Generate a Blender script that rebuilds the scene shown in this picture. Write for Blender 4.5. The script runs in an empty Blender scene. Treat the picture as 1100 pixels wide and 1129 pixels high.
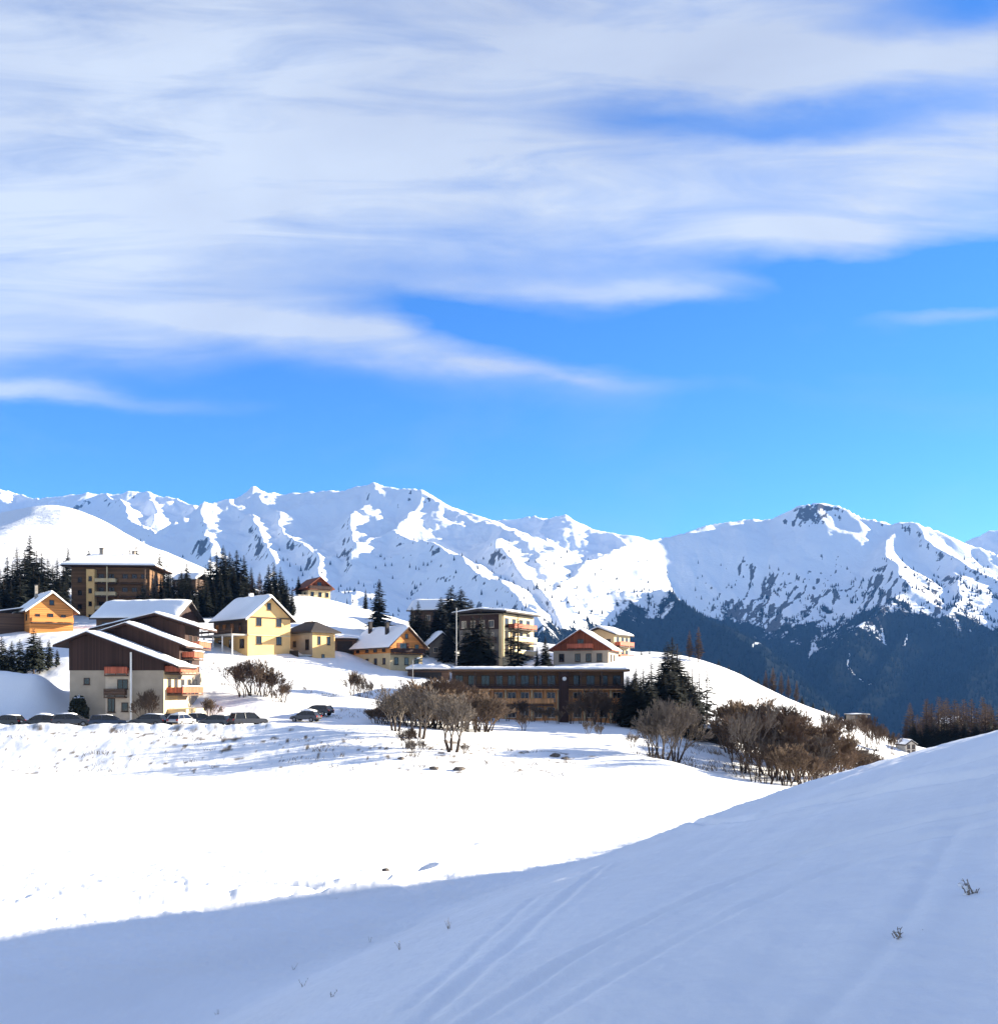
import bpy, math, random
import numpy as np
from mathutils import Vector, Matrix
R = math.radians
SC = bpy.context.scene
COL = SC.collection
F, CX, HZ = 1100.0, 550.0, 760.0        # focal length in photo pixels, centre column, horizon row
SUN_EL, SUN_AZ = R(15.0), R(20.0)        # azimuth measured from +X towards +Y
random.seed(7)

# ------------------------------------------------------------------ tagging
def tag(o, label=None, cat=None, group=None, kind=None):
    for k, v in (('label', label), ('category', cat), ('group', group), ('kind', kind)):
        if v: o[k] = v
    return o

def empty(name, loc, rz=0.0):
    o = bpy.data.objects.new(name, None)
    COL.objects.link(o)
    o.location = loc
    o.rotation_euler = (0, 0, rz)
    o.empty_display_size = 0.5
    return o

# ------------------------------------------------------------------ materials
def new_mat(name):
    m = bpy.data.materials.new(name)
    m.use_nodes = True
    nt = m.node_tree
    return m, nt, nt.nodes['Principled BSDF']

def mat(name, col, rough=0.8, var=0.25, scale=1.5, stretch=(1, 1, 1), bump=0.0, bscale=8.0, metallic=0.0, spec=0.3):
    """base colour broken up by object-space noise, with optional bump"""
    m, nt, b = new_mat(name)
    tc = nt.nodes.new('ShaderNodeTexCoord')
    mp = nt.nodes.new('ShaderNodeMapping')
    mp.inputs['Scale'].default_value = stretch
    nt.links.new(tc.outputs['Object'], mp.inputs['Vector'])
    n = nt.nodes.new('ShaderNodeTexNoise')
    n.inputs['Scale'].default_value = scale
    n.inputs['Detail'].default_value = 5
    nt.links.new(mp.outputs[0], n.inputs['Vector'])
    r = nt.nodes.new('ShaderNodeMapRange')
    r.inputs['From Min'].default_value = 0.3
    r.inputs['From Max'].default_value = 0.7
    r.inputs['To Min'].default_value = 1 - var
    r.inputs['To Max'].default_value = 1 + var
    nt.links.new(n.outputs[0], r.inputs[0])
    mx = nt.nodes.new('ShaderNodeVectorMath')
    mx.operation = 'SCALE'
    mx.inputs[0].default_value = col
    nt.links.new(r.outputs[0], mx.inputs['Scale'])
    nt.links.new(mx.outputs[0], b.inputs['Base Color'])
    b.inputs['Roughness'].default_value = rough
    b.inputs['Metallic'].default_value = metallic
    b.inputs['Specular IOR Level'].default_value = spec
    if bump > 0:
        n2 = nt.nodes.new('ShaderNodeTexNoise')
        n2.inputs['Scale'].default_value = bscale
        n2.inputs['Detail'].default_value = 6
        nt.links.new(mp.outputs[0], n2.inputs['Vector'])
        bp = nt.nodes.new('ShaderNodeBump')
        bp.inputs['Strength'].default_value = bump
        bp.inputs['Distance'].default_value = 0.05
        nt.links.new(n2.outputs[0], bp.inputs['Height'])
        nt.links.new(bp.outputs[0], b.inputs['Normal'])
    return m

def planks(name, col, pitch=0.16, axis='Z', dark=0.55, rough=0.75):
    """boards: thin dark joints at a pitch along one object axis, each board its own tone"""
    m, nt, b = new_mat(name)
    tc = nt.nodes.new('ShaderNodeTexCoord')
    sp = nt.nodes.new('ShaderNodeSeparateXYZ')
    nt.links.new(tc.outputs['Object'], sp.inputs[0])
    mul = nt.nodes.new('ShaderNodeMath'); mul.operation = 'MULTIPLY'
    mul.inputs[1].default_value = 1 / pitch
    if axis == 'H':
        ad = nt.nodes.new('ShaderNodeMath'); ad.operation = 'ADD'
        nt.links.new(sp.outputs['X'], ad.inputs[0]); nt.links.new(sp.outputs['Y'], ad.inputs[1])
        nt.links.new(ad.outputs[0], mul.inputs[0])
    else:
        nt.links.new(sp.outputs[axis], mul.inputs[0])
    fl = nt.nodes.new('ShaderNodeMath'); fl.operation = 'FLOOR'
    fr = nt.nodes.new('ShaderNodeMath'); fr.operation = 'FRACT'
    nt.links.new(mul.outputs[0], fl.inputs[0]); nt.links.new(mul.outputs[0], fr.inputs[0])
    wn = nt.nodes.new('ShaderNodeTexWhiteNoise'); wn.noise_dimensions = '1D'
    nt.links.new(fl.outputs[0], wn.inputs['W'])
    tone = nt.nodes.new('ShaderNodeMapRange')
    tone.inputs['To Min'].default_value = 0.72; tone.inputs['To Max'].default_value = 1.25
    nt.links.new(wn.outputs['Value'], tone.inputs[0])
    gt = nt.nodes.new('ShaderNodeMath'); gt.operation = 'GREATER_THAN'; gt.inputs[1].default_value = 0.1
    nt.links.new(fr.outputs[0], gt.inputs[0])
    jn = nt.nodes.new('ShaderNodeMapRange')
    jn.inputs['To Min'].default_value = dark; jn.inputs['To Max'].default_value = 1.0
    nt.links.new(gt.outputs[0], jn.inputs[0])
    k = nt.nodes.new('ShaderNodeMath'); k.operation = 'MULTIPLY'
    nt.links.new(tone.outputs[0], k.inputs[0]); nt.links.new(jn.outputs[0], k.inputs[1])
    sc = nt.nodes.new('ShaderNodeVectorMath'); sc.operation = 'SCALE'
    sc.inputs[0].default_value = col
    nt.links.new(k.outputs[0], sc.inputs['Scale'])
    nt.links.new(sc.outputs[0], b.inputs['Base Color'])
    b.inputs['Roughness'].default_value = rough
    b.inputs['Specular IOR Level'].default_value = 0.25
    return m

def snow_mat(name, bump=0.35, sc=1.0, dirt=0.0):
    m, nt, b = new_mat(name)
    geo = nt.nodes.new('ShaderNodeNewGeometry')
    b.inputs['Base Color'].default_value = (0.86, 0.87, 0.89, 1)
    b.inputs['Roughness'].default_value = 0.75
    b.inputs['Specular IOR Level'].default_value = 0.2
    n = nt.nodes.new('ShaderNodeTexNoise'); n.inputs['Scale'].default_value = 1.1 * sc
    n.inputs['Detail'].default_value = 9; n.inputs['Roughness'].default_value = 0.62
    nt.links.new(geo.outputs['Position'], n.inputs['Vector'])
    n2 = nt.nodes.new('ShaderNodeTexNoise'); n2.inputs['Scale'].default_value = 0.12 * sc
    n2.inputs['Detail'].default_value = 4
    nt.links.new(geo.outputs['Position'], n2.inputs['Vector'])
    mp = nt.nodes.new('ShaderNodeMapping'); mp.inputs['Scale'].default_value = (2.2 * sc, 0.5 * sc, 1)
    mp.inputs['Rotation'].default_value = (0, 0, R(-28))
    nt.links.new(geo.outputs['Position'], mp.inputs['Vector'])
    n3 = nt.nodes.new('ShaderNodeTexNoise'); n3.inputs['Scale'].default_value = 0.8
    n3.inputs['Detail'].default_value = 5
    nt.links.new(mp.outputs[0], n3.inputs['Vector'])
    a = nt.nodes.new('ShaderNodeMath'); a.operation = 'ADD'
    nt.links.new(n.outputs[0], a.inputs[0]); nt.links.new(n3.outputs[0], a.inputs[1])
    bp = nt.nodes.new('ShaderNodeBump'); bp.inputs['Strength'].default_value = bump
    bp.inputs['Distance'].default_value = 0.12
    nt.links.new(a.outputs[0], bp.inputs['Height'])
    nt.links.new(bp.outputs[0], b.inputs['Normal'])
    r = nt.nodes.new('ShaderNodeMapRange')
    r.inputs['From Min'].default_value = 0.3; r.inputs['From Max'].default_value = 0.7
    r.inputs['To Min'].default_value = 0.94; r.inputs['To Max'].default_value = 1.03
    nt.links.new(n2.outputs[0], r.inputs[0])
    s = nt.nodes.new('ShaderNodeVectorMath'); s.operation = 'SCALE'
    s.inputs[0].default_value = (0.88, 0.885, 0.90)
    nt.links.new(r.outputs[0], s.inputs['Scale'])
    if dirt > 0:
        at = nt.nodes.new('ShaderNodeAttribute'); at.attribute_name = 'dirt'
        mx = nt.nodes.new('ShaderNodeMix'); mx.data_type = 'RGBA'
        nt.links.new(at.outputs['Fac'], mx.inputs['Factor'])
        nt.links.new(s.outputs[0], mx.inputs['A'])
        mx.inputs['B'].default_value = (0.17, 0.13, 0.09, 1)
        nt.links.new(mx.outputs['Result'], b.inputs['Base Color'])
    else:
        nt.links.new(s.outputs[0], b.inputs['Base Color'])
    return m

M = {}

# ------------------------------------------------------------------ numpy noise
class Noise:
    def __init__(self, seed):
        rng = np.random.RandomState(seed)
        self.p = rng.permutation(256)
        self.p = np.concatenate([self.p, self.p])
        a = rng.rand(256) * 2 * np.pi
        self.g = np.stack([np.cos(a), np.sin(a)], 1)
    def __call__(self, x, y):
        xi = np.floor(x).astype(np.int64); yi = np.floor(y).astype(np.int64)
        xf = x - xi; yf = y - yi
        xi &= 255; yi &= 255
        u = xf * xf * xf * (xf * (xf * 6 - 15) + 10); v = yf * yf * yf * (yf * (yf * 6 - 15) + 10)
        def gr(ix, iy, dx, dy):
            g = self.g[self.p[(self.p[ix & 255] + iy) & 255]]
            return g[..., 0] * dx + g[..., 1] * dy
        a = gr(xi, yi, xf, yf); b = gr(xi + 1, yi, xf - 1, yf)
        c = gr(xi, yi + 1, xf, yf - 1); d = gr(xi + 1, yi + 1, xf - 1, yf - 1)
        return ((a + (b - a) * u) * (1 - v) + (c + (d - c) * u) * v) * 1.5
    def fbm(self, x, y, o=5, gain=0.5):
        s = 0; amp = 1
        for i in range(o):
            s = s + amp * self(x + 17.3 * i, y - 9.1 * i); x = x * 2.03; y = y * 2.03; amp *= gain
        return s
    def ridged(self, x, y, o=5, gain=0.5):
        s = 0; amp = 1; w = 1
        for i in range(o):
            r = (1 - np.abs(self(x + 31.7 * i, y + 5.3 * i))) ** 2
            s = s + amp * r * w; w = np.clip(r * 1.6, 0, 1); x = x * 2.1; y = y * 2.1; amp *= gain
        return s
NZ, NZ2 = Noise(3), Noise(11)

def smax(a, b, k): return np.maximum(a, b) + 0.25 * np.maximum(k - np.abs(a - b), 0) ** 2 / k
def sstep(a, b, x):
    t = np.clip((x - a) / (b - a), 0, 1); return t * t * (3 - 2 * t)

def P3(px, py, d): return ((px - CX) / F * d, d, (HZ - py) / F * d)

# ------------------------------------------------------------------ village terrain: thin-plate surface through surveyed points
CTRL = []
for px in (-400, -150, 0, 100, 200, 300, 400):                      # basin, bank, car park
    CTRL += [P3(px, 866, 96), P3(px, 842, 106), P3(px, 806, 118), P3(px, 800, 128)]
for px in (-500, -200, 100, 400, 700): CTRL += [(px / F * 60 - 30, 60, -9.6), (px / F * 40 - 20, 40, -9.9), (px / F * 15 - 8, 15, -10)]
for px in (100, 300, 500, 700, 800): CTRL += [P3(px, 878, 90), (((px - CX) / F) * 78, 78, -9.7)]
CTRL += [P3(480, 862, 98), P3(480, 808, 125), P3(480, 800, 140), P3(600, 868, 98), P3(600, 840, 112), P3(600, 808, 140), P3(600, 798, 155),
  P3(680, 872, 96), P3(690, 835, 118), P3(690, 812, 142), P3(690, 798, 160), P3(760, 858, 104), P3(830, 868, 104), P3(735, 838, 118),
  P3(790, 856, 122), P3(770, 836, 134), P3(760, 812, 150), P3(850, 850, 135), P3(830, 815, 160), P3(930, 858, 140),
  P3(780, 790, 172), P3(850, 800, 185), P3(930, 828, 185), P3(1010, 850, 185),
  P3(700, 722, 222), P3(740, 722, 232), P3(785, 731, 235), P3(830, 752, 232), P3(870, 772, 230), P3(910, 788, 228), P3(955, 806, 225), P3(1010, 830, 220),
  P3(560, 792, 168), P3(680, 795, 168), P3(480, 788, 155), P3(560, 748, 190), P3(680, 738, 192), P3(470, 752, 182),
  P3(650, 728, 205), P3(545, 738, 208), P3(500, 741, 205), P3(430, 738, 193), P3(400, 748, 180), P3(400, 774, 156), P3(345, 789, 142), P3(280, 776, 146),
  P3(230, 760, 152), P3(290, 722, 184), P3(235, 712, 188), P3(352, 724, 190), P3(340, 688, 222), P3(335, 657, 262), P3(400, 676, 252), P3(450, 690, 245),
  P3(505, 700, 245), P3(570, 708, 242), P3(640, 713, 240), P3(80, 794, 138), P3(200, 793, 140), P3(215, 770, 148), P3(140, 722, 176), P3(45, 697, 200), P3(-60, 700, 200),
  P3(120, 680, 242), P3(30, 658, 250), P3(220, 668, 252), P3(100, 640, 310), P3(210, 638, 310), P3(280, 650, 292), P3(20, 775, 142), P3(10, 738, 165), P3(-80, 760, 160),
  P3(60, 730, 165), P3(-200, 700, 220), P3(-200, 640, 310), P3(-400, 680, 300), P3(0, 612, 420), P3(-300, 610, 420), P3(200, 630, 400)]
CTRL += [(-45, 340, 12), (0, 330, 0), (60, 330, -12), (-30, 430, -15), (60, 430, -70), (140, 300, -30), (160, 380, -45), (110, 220, -17), (150, 215, -17), (220, 300, -40),
  (60, 110, -10), (90, 60, -10), (100, 20, -10), (130, 130, -13), (200, 150, -15), (-110, 400, 42), (-250, 420, 55), (260, 430, -60), (20, 290, 2)]
CT = np.array(CTRL)
def _tps_fit(c, lam):
    n = len(c); d2 = ((c[:, None, :2] - c[None, :, :2]) ** 2).sum(2) / 1e4
    K = 0.5 * d2 * np.log(d2 + 1e-12) + lam * np.eye(n)
    Pm = np.concatenate([np.ones((n, 1)), c[:, :2] / 100], 1)
    A = np.zeros((n + 3, n + 3)); A[:n, :n] = K; A[:n, n:] = Pm; A[n:, :n] = Pm.T
    return np.linalg.solve(A, np.concatenate([c[:, 2], np.zeros(3)]))
_W = _tps_fit(CT, 0.0006)
def tps(x, y):
    x = np.asarray(x, float); y = np.asarray(y, float)
    out = _W[-3] + _W[-2] * x / 100 + _W[-1] * y / 100
    for i in range(len(CT)):
        d2 = ((x - CT[i, 0]) ** 2 + (y - CT[i, 1]) ** 2) / 1e4
        out = out + _W[i] * 0.5 * d2 * np.log(d2 + 1e-12)
    return out

TE = math.tan(SUN_EL)
# crest heights of the hill just outside the frame on the sun's side; its shade covers the near slope
_capy, _capz = [-60, 36, 44, 49, 52, 56, 58.5, 63, 74.2, 77.4, 81.1, 88, 96, 110, 140, 170], [30, 27, 21, 15.5, 13, 13.2, 17.3, 18.6, 17.6, 14.6, 10.2, 5.5, 0, -8, -20, -60]
HX = ([-200, -60, -30, -10, 0, 4.2, 8.0, 11.8, 17.2, 21, 30, 60, 200], [-80, -25, -12.6, -4.5, 0, 1.25, 2.8, 4.1, 5.45, 5.8, 5.7, 5.5, 5.5])
def hill(x, y):
    hx = 0
    for o in (-2.5, -1.25, 0, 1.25, 2.5): hx = hx + np.interp(x + o, *HX) / 5
    h = hx - 1.75 - 0.118 * y - 0.00096 * y * y
    cap = np.interp(y, _capy, _capz)
    cz = cap - 0.70 * np.abs(x - 75)
    return smax(h, np.where(x > 25, cz, -60), 2.0)

def seg_dist(x, y, pts):
    best = np.full(np.shape(x), 1e9); sgn = np.zeros(np.shape(x))
    for (ax, ay), (bx, by) in zip(pts[:-1], pts[1:]):
        dx, dy = bx - ax, by - ay; L2 = dx * dx + dy * dy
        t = np.clip(((x - ax) * dx + (y - ay) * dy) / L2, 0, 1)
        ex, ey = x - ax - t * dx, y - ay - t * dy
        d = np.hypot(ex, ey); s = np.sign(ex * dy - ey * dx)
        m = d < best; best = np.where(m, d, best); sgn = np.where(m, s, sgn)
    return best, sgn

def base_ground(x, y):
    x = np.asarray(x, float); y = np.asarray(y, float)
    return smax(tps(x, y), hill(x, y), 1.2)

def hit(px, py, f=base_ground):
    """where the sight line through a photo pixel first meets the ground"""
    d = 2.0 * (1.004 ** np.arange(1370))
    x = (px - CX) / F * d; z = (HZ - py) / F * d
    g = f(x, d)
    i = np.argmax(z < g)
    return (x[i], d[i]) if z[i] < g[i] else (x[-1], d[-1])

def curve_px(pts, n=30):
    pts = np.array(pts, float); t = np.arange(len(pts)); tt = np.linspace(0, len(pts) - 1, n)
    out = []
    for q in tt:
        i = int(min(q, len(pts) - 2)); f = q - i
        p0 = pts[max(i - 1, 0)]; p1 = pts[i]; p2 = pts[i + 1]; p3 = pts[min(i + 2, len(pts) - 1)]
        out.append(0.5 * ((2 * p1) + (-p0 + p2) * f + (2 * p0 - 5 * p1 + 4 * p2 - p3) * f * f + (-p0 + 3 * p1 - 3 * p2 + p3) * f ** 3))
    return [hit(*p) for p in out]

TRACKS = [(curve_px([(470, 1125), (540, 1060), (610, 1000), (665, 955)]), 0.15, 0.045, 0.5),
          (curve_px([(455, 1110), (525, 1045), (590, 990)]), 0.14, 0.035, 0.4),
          (curve_px([(520, 1128), (640, 1050), (770, 985), (900, 930), (1098, 885)]), 0.15, 0.045, 0.6),
          (curve_px([(600, 1126), (720, 1050), (860, 980), (985, 930), (1098, 905)]), 0.14, 0.03, 0.4),
          (curve_px([(735, 910), (830, 900), (930, 880), (1098, 848)]), 0.20, 0.10, 0.3),
          (curve_px([(900, 1120), (960, 1060), (1005, 1000), (1035, 945), (1060, 905)]), 0.10, 0.02, 0.2),
          (curve_px([(840, 895), (960, 868), (1098, 832)]), 0.3, 0.10, 0.4)]
RUTS = [(curve_px([(-10, 1012), (120, 996), (260, 985), (390, 978), (470, 960)], 20), 0.4, 0.26, 1.1),
        (curve_px([(-10, 1022), (140, 1004), (290, 992), (420, 976)], 20), 0.35, 0.22, 0.9),
        (curve_px([(60, 942), (200, 941), (330, 939), (520, 930)], 20), 0.35, 0.22, 0.1)]

def ground(x, y):
    x = np.asarray(x, float); y = np.asarray(y, float)
    z = base_ground(x, y)
    w = sstep(8, 60, y)
    rough = sstep(-10.2, -8.5, z) * sstep(97, 104, y) * (1 - sstep(117, 122, y)) * (1 - sstep(-5, 15, x))
    z = z + rough * (0.06 * NZ.fbm(x * 0.14, y * 0.22, 4) + 0.04 * NZ2.fbm(x * 0.9, y * 0.7, 5, .6))
    vill = sstep(135, 150, y)
    z = z + vill * 0.35 * NZ.fbm(x * 0.08, y * 0.08, 4) + 0.10 * NZ2.fbm(x * 0.09 + 4, y * 0.09, 3) + 0.025 * NZ.fbm(x * 0.5, y * 0.5, 3)
    z = z + 4.3 * np.exp(-((y - 141) / 4.2) ** 2) * (1 - sstep(-66, -59, x)) * (1 + 0.15 * NZ(x * .2, y * .2))
    z = z + .62 * np.exp(-((y - 119.6) / 1.1) ** 2) * (1 - sstep(-27, -20, x)) * (1 + .5 * NZ2.fbm(x * .35, y * .2, 3))
    z = z + (1 - sstep(25, 55, y)) * (.010 * NZ2.fbm(x * 2.6 + y * .8, y * 1.2, 4, .6) + .02 * NZ.fbm(x * .9 - y * .5, y * .25, 3))
    bs = (1 - sstep(88, 95, y)) * sstep(30, 36, y)
    z = z + bs * (0.05 * NZ.fbm(x * 0.35 + 9, y * 0.9, 3) + (1 - sstep(52, 60, y)) * .05 * NZ2.fbm(x * 1.2, y * 1.6, 4, .6))
    for pts, wd, dp, rim in TRACKS + RUTS:
        d, s = seg_dist(x, y, pts)
        z = z - dp * np.exp(-(d / wd) ** 2) + dp * rim * np.exp(-((d - 1.9 * wd) / wd) ** 2)
    return z

def gz(x, y): return float(ground(np.array([x]), np.array([y]))[0])

def grid_mesh(name, X, Y, Z, material, attrs=None, smooth=True):
    nr, nc = X.shape
    me = bpy.data.meshes.new(name)
    v = np.stack([X, Y, Z], 2).reshape(-1, 3).astype(np.float32)
    i = np.arange(nr * nc).reshape(nr, nc)
    q = np.stack([i[:-1, :-1], i[:-1, 1:], i[1:, 1:], i[1:, :-1]], 2).reshape(-1, 4).astype(np.int32)
    me.vertices.add(len(v)); me.vertices.foreach_set('co', v.ravel())
    me.loops.add(q.size); me.loops.foreach_set('vertex_index', q.ravel())
    me.polygons.add(len(q)); me.polygons.foreach_set('loop_start', (np.arange(len(q)) * 4).astype(np.int32))
    me.polygons.foreach_set('loop_total', np.full(len(q), 4, np.int32))
    me.update(calc_edges=True)
    if smooth: me.polygons.foreach_set('use_smooth', np.ones(len(q), bool))
    for k, a in (attrs or {}).items():
        at = me.attributes.new(k, 'FLOAT', 'POINT'); at.data.foreach_set('value', a.ravel().astype(np.float32))
    me.materials.append(material)
    o = bpy.data.objects.new(name, me)
    COL.objects.link(o)
    return o

M['snow'] = snow_mat('snow_ground', 0.26, 1.0, dirt=1)
M['roof_snow'] = snow_mat('roof_snow', 0.25, 1.5)

th_in = np.linspace(R(-28.5), R(28.5), 620)
th = np.concatenate([np.linspace(R(-80), R(-28.6), 60), th_in, np.linspace(R(28.6), R(82), 70)])
rows = np.concatenate([[0.4, 1.0], 1.6 * (455 / 1.6) ** np.linspace(0, 1, 980)])
TH, RR = np.meshgrid(th, rows)
GX, GY = RR * np.sin(TH), RR * np.cos(TH)
GZ = ground(GX, GY)
GZ = GZ - sstep(395, 455, RR) * 30
bank = sstep(-9.6, -8.6, GZ) * sstep(98, 103, GY) * (1 - sstep(118, 120.5, GY)) * (1 - sstep(5, 30, GX))
dn = NZ.fbm(GX * 0.45, GY * 0.45, 4) + 0.6 * NZ2(GX * 0.08, GY * 0.08)
dirt = bank * np.maximum(sstep(0.62, 0.9, dn), sstep(.66, .86, NZ2.fbm(GX * 1.1, GY * .8, 3) + .35 * NZ(GX * .12, GY * .2)))
park = np.exp(-((GY - 126) / 4.5) ** 2) * (1 - sstep(-22, -12, GX))
dirt = np.maximum(dirt, 0.55 * park * sstep(-0.1, 0.6, NZ.fbm(GX * 0.5, GY * 0.5, 3)))
g_o = grid_mesh('snow_ground', GX, GY, GZ, M['snow'], {'dirt': dirt})
tag(g_o, 'snow covered ground of the village slope, basin and near hill', 'snow', kind='structure')
# ------------------------------------------------------------------ mountains
RIDGES = [  # (points (px, py, distance), slope, concavity, noise weight)
 # far left peaks
 ([(-200, 545, 7200), (0, 536, 7200), (22, 541, 7200), (50, 549, 7000), (85, 545, 7000), (118, 542, 7000), (152, 540, 7000), (180, 546, 6900), (207, 559, 6700), (230, 575, 6300)], .62),
 ([(118, 542, 7000), (128, 556, 6500), (150, 572, 6000), (172, 590, 5500)], .7),
 ([(160, 541, 7000), (166, 560, 6600), (176, 575, 6200)], .7),
 # central massif crest
 ([(150, 606, 4600), (185, 590, 4800), (205, 572, 5000), (230, 557, 5200), (262, 551, 5300), (287, 536, 5400), (320, 541, 5400), (350, 541, 5400), (375, 540, 5400), (405, 535, 5400), (440, 541, 5350), (465, 541, 5300), (485, 548, 5200), (515, 561, 5050), (540, 573, 4900), (560, 584, 4750), (578, 600, 4550), (588, 625, 4300)], .62),
 ([(262, 551, 5300), (272, 575, 4900), (288, 603, 4450), (300, 640, 3900)], .75),
 ([(287, 536, 5400), (293, 563, 5050), (313, 590, 4700), (338, 604, 4400), (372, 640, 3900), (395, 690, 3400)], .75),
 ([(405, 535, 5400), (394, 560, 5080), (386, 582, 4800), (400, 606, 4450), (392, 640, 4000), (372, 680, 3500)], .72),
 ([(230, 557, 5200), (222, 580, 4800), (214, 610, 4300), (220, 650, 3700)], .75),
 ([(470, 543, 5300), (462, 572, 4900), (440, 583, 4750), (478, 600, 4350), (505, 618, 4050), (540, 640, 3750), (575, 662, 3450), (610, 700, 3100)], .72),
 ([(440, 583, 4750), (415, 592, 4600), (400, 606, 4450)], .7),
 ([(560, 584, 4750), (545, 605, 4400), (560, 625, 4150), (600, 655, 3700), (630, 690, 3300)], .75),
 # bright peaks behind
 ([(520, 585, 7600), (560, 573, 7500), (590, 567, 7500), (605, 570, 7400), (622, 566, 7300), (640, 575, 7200), (655, 588, 7000), (675, 585, 6900), (690, 599, 6600), (720, 620, 6200)], .5),
 ([(590, 567, 7500), (596, 590, 6900), (610, 608, 6400), (625, 625, 5900), (640, 650, 5300)], .55),
 # right massif
 ([(600, 668, 3900), (630, 630, 4300), (655, 612, 4600), (700, 598, 5000), (745, 590, 5100), (790, 578, 5200), (830, 571, 5250), (868, 569, 5250), (888, 557, 5250), (908, 550, 5250), (928, 554, 5250), (958, 569, 5200), (985, 575, 5200), (1008, 573, 5200), (1040, 588, 5150), (1075, 602, 5100), (1110, 616, 5050), (1300, 690, 4900)], .80),
 ([(1006, 575, 5200), (1030, 600, 4950), (1072, 623, 4750), (1120, 648, 4550), (1200, 690, 4300)], .68),
 ([(985, 577, 5200), (986, 598, 4900), (994, 618, 4650), (985, 650, 4300), (950, 690, 3900), (905, 740, 3500)], .68),
 ([(1060, 620, 4800), (1050, 655, 4350), (1010, 700, 3900), (960, 760, 3400), (930, 800, 3100)], .7),
 ([(1130, 645, 4550), (1110, 680, 4100), (1080, 730, 3600), (1060, 790, 3100)], .7),
 ([(1040, 612, 7300), (1075, 593, 7200), (1090, 585, 7200), (1112, 586, 7200), (1300, 560, 7400)], .6),
 # wooded spur in front of the right massif
 ([(590, 690, 3500), (640, 660, 3650), (690, 648, 3800), (740, 651, 3850), (770, 668, 3700), (805, 690, 3500), (840, 720, 3300), (880, 765, 3000)], .9),
 # the smooth white dome above the village
 ([(-600, 620, 1700), (-150, 600, 1600), (0, 581, 1520), (30, 569, 1500), (54, 566, 1480), (74, 573, 1440), (94, 593, 1350), (114, 618, 1230), (136, 640, 1080), (145, 660, 850), (150, 680, 600)], 1.2),
 ([(56, 568, 1480), (10, 596, 1150), (-60, 620, 800), (-100, 650, 500)], .45),
]
SMOOTH = (len(RIDGES) - 2, len(RIDGES) - 1)
def dist_height(x, y, pts3, slope, conc, rnd=0.0, asym=0.0, reach=260.0):
    best = np.full(x.shape, -1e9)
    for (a, b) in zip(pts3[:-1], pts3[1:]):
        dx, dy = b[0] - a[0], b[1] - a[1]; L2 = dx * dx + dy * dy
        t = np.clip(((x - a[0]) * dx + (y - a[1]) * dy) / L2, 0, 1)
        d = np.hypot(x - a[0] - t * dx, y - a[1] - t * dy)
        if rnd: d = np.sqrt(d * d + rnd * rnd) - rnd
        ex = (x - a[0] - t * dx) / (np.hypot(x - a[0] - t * dx, y - a[1] - t * dy) + 1.0)
        ease = asym * (np.clip(ex, 0, 1) - .3 * np.clip(-ex, 0, 1)) * reach * (1 - np.exp(-d / reach))    # gentler upper flanks on the sunny east side
        h = a[2] + t * (b[2] - a[2]) - slope * (d - ease) * (1 - conc * d / (d + 900))
        best = np.maximum(best, h)
    return best

def mountain(x, y):
    # warp so that ridges wander, gullies run down the flanks
    wx = 150 * NZ.fbm(x / 900, y / 900, 3) + 34 * NZ2.fbm(x / 190, y / 190, 3)
    wy = 150 * NZ2.fbm(x / 900 + 7, y / 900, 3) + 34 * NZ.fbm(x / 190 + 3, y / 190, 3)
    z = np.full(x.shape, -420.0); crest = np.full(x.shape, -1e9)
    for i, (pts, sl) in enumerate(RIDGES):
        p3 = [P3(*p) for p in pts]
        if i in SMOOTH:
            hh = dist_height(x, y, p3, sl, 0.0, 80.0)
            dm = hh if i == SMOOTH[0] else smax(dm, hh, 60.0)
            continue
        hh = dist_height(x + wx * 0.55, y + wy * 0.55, p3, sl * 1.18, .28, 0.0, (.72 if i in (4, 5, 6, 7) else .52) if i < 11 else .15, 430.0 if i in (4, 5, 6, 7) else 260.0)
        z = smax(z, hh, 26.0)
    rg = NZ.ridged(x / 620, y / 620, 6, .52)
    fine = NZ2.ridged(x / 130, y / 130, 4, .5)
    eastw = sstep(640, 720, x / y * F + CX) * (y > 3000)
    am = (1 - .45 * eastw) * sstep(-400, 250, z) * (0.4 + 0.6 * sstep(1400, 2600, y))
    z = z + am * ((rg - 1.1) * 27 + (fine - 0.9) * 6 + NZ.fbm(x / 55, y / 55, 4) * 3)
    dm = dm + 5 * NZ.fbm(x / 160, y / 160, 3)
    return smax(z, dm, 20.0)

u_in = np.linspace(-0.545, 0.545, 760)
us = np.concatenate([np.linspace(-1.1, -0.55, 60), u_in, np.linspace(0.55, 1.1, 60)])
ds = 330 * (8600 / 330) ** (np.linspace(0, 1, 860) ** 0.62)
UU, DD = np.meshgrid(us, ds)
MX, MY = UU * DD, DD
MZ = mountain(MX, MY)
base = tps(np.clip(MX, -300, 300), np.full(MX.shape, 400.0))
MZ = np.where(DD < 700, np.minimum(MZ, np.where(DD < 460, base - 12, base - 12 + (DD - 460) * 0.9)), MZ)
MZ = MZ - sstep(7700, 8600, DD) * 900
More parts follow.
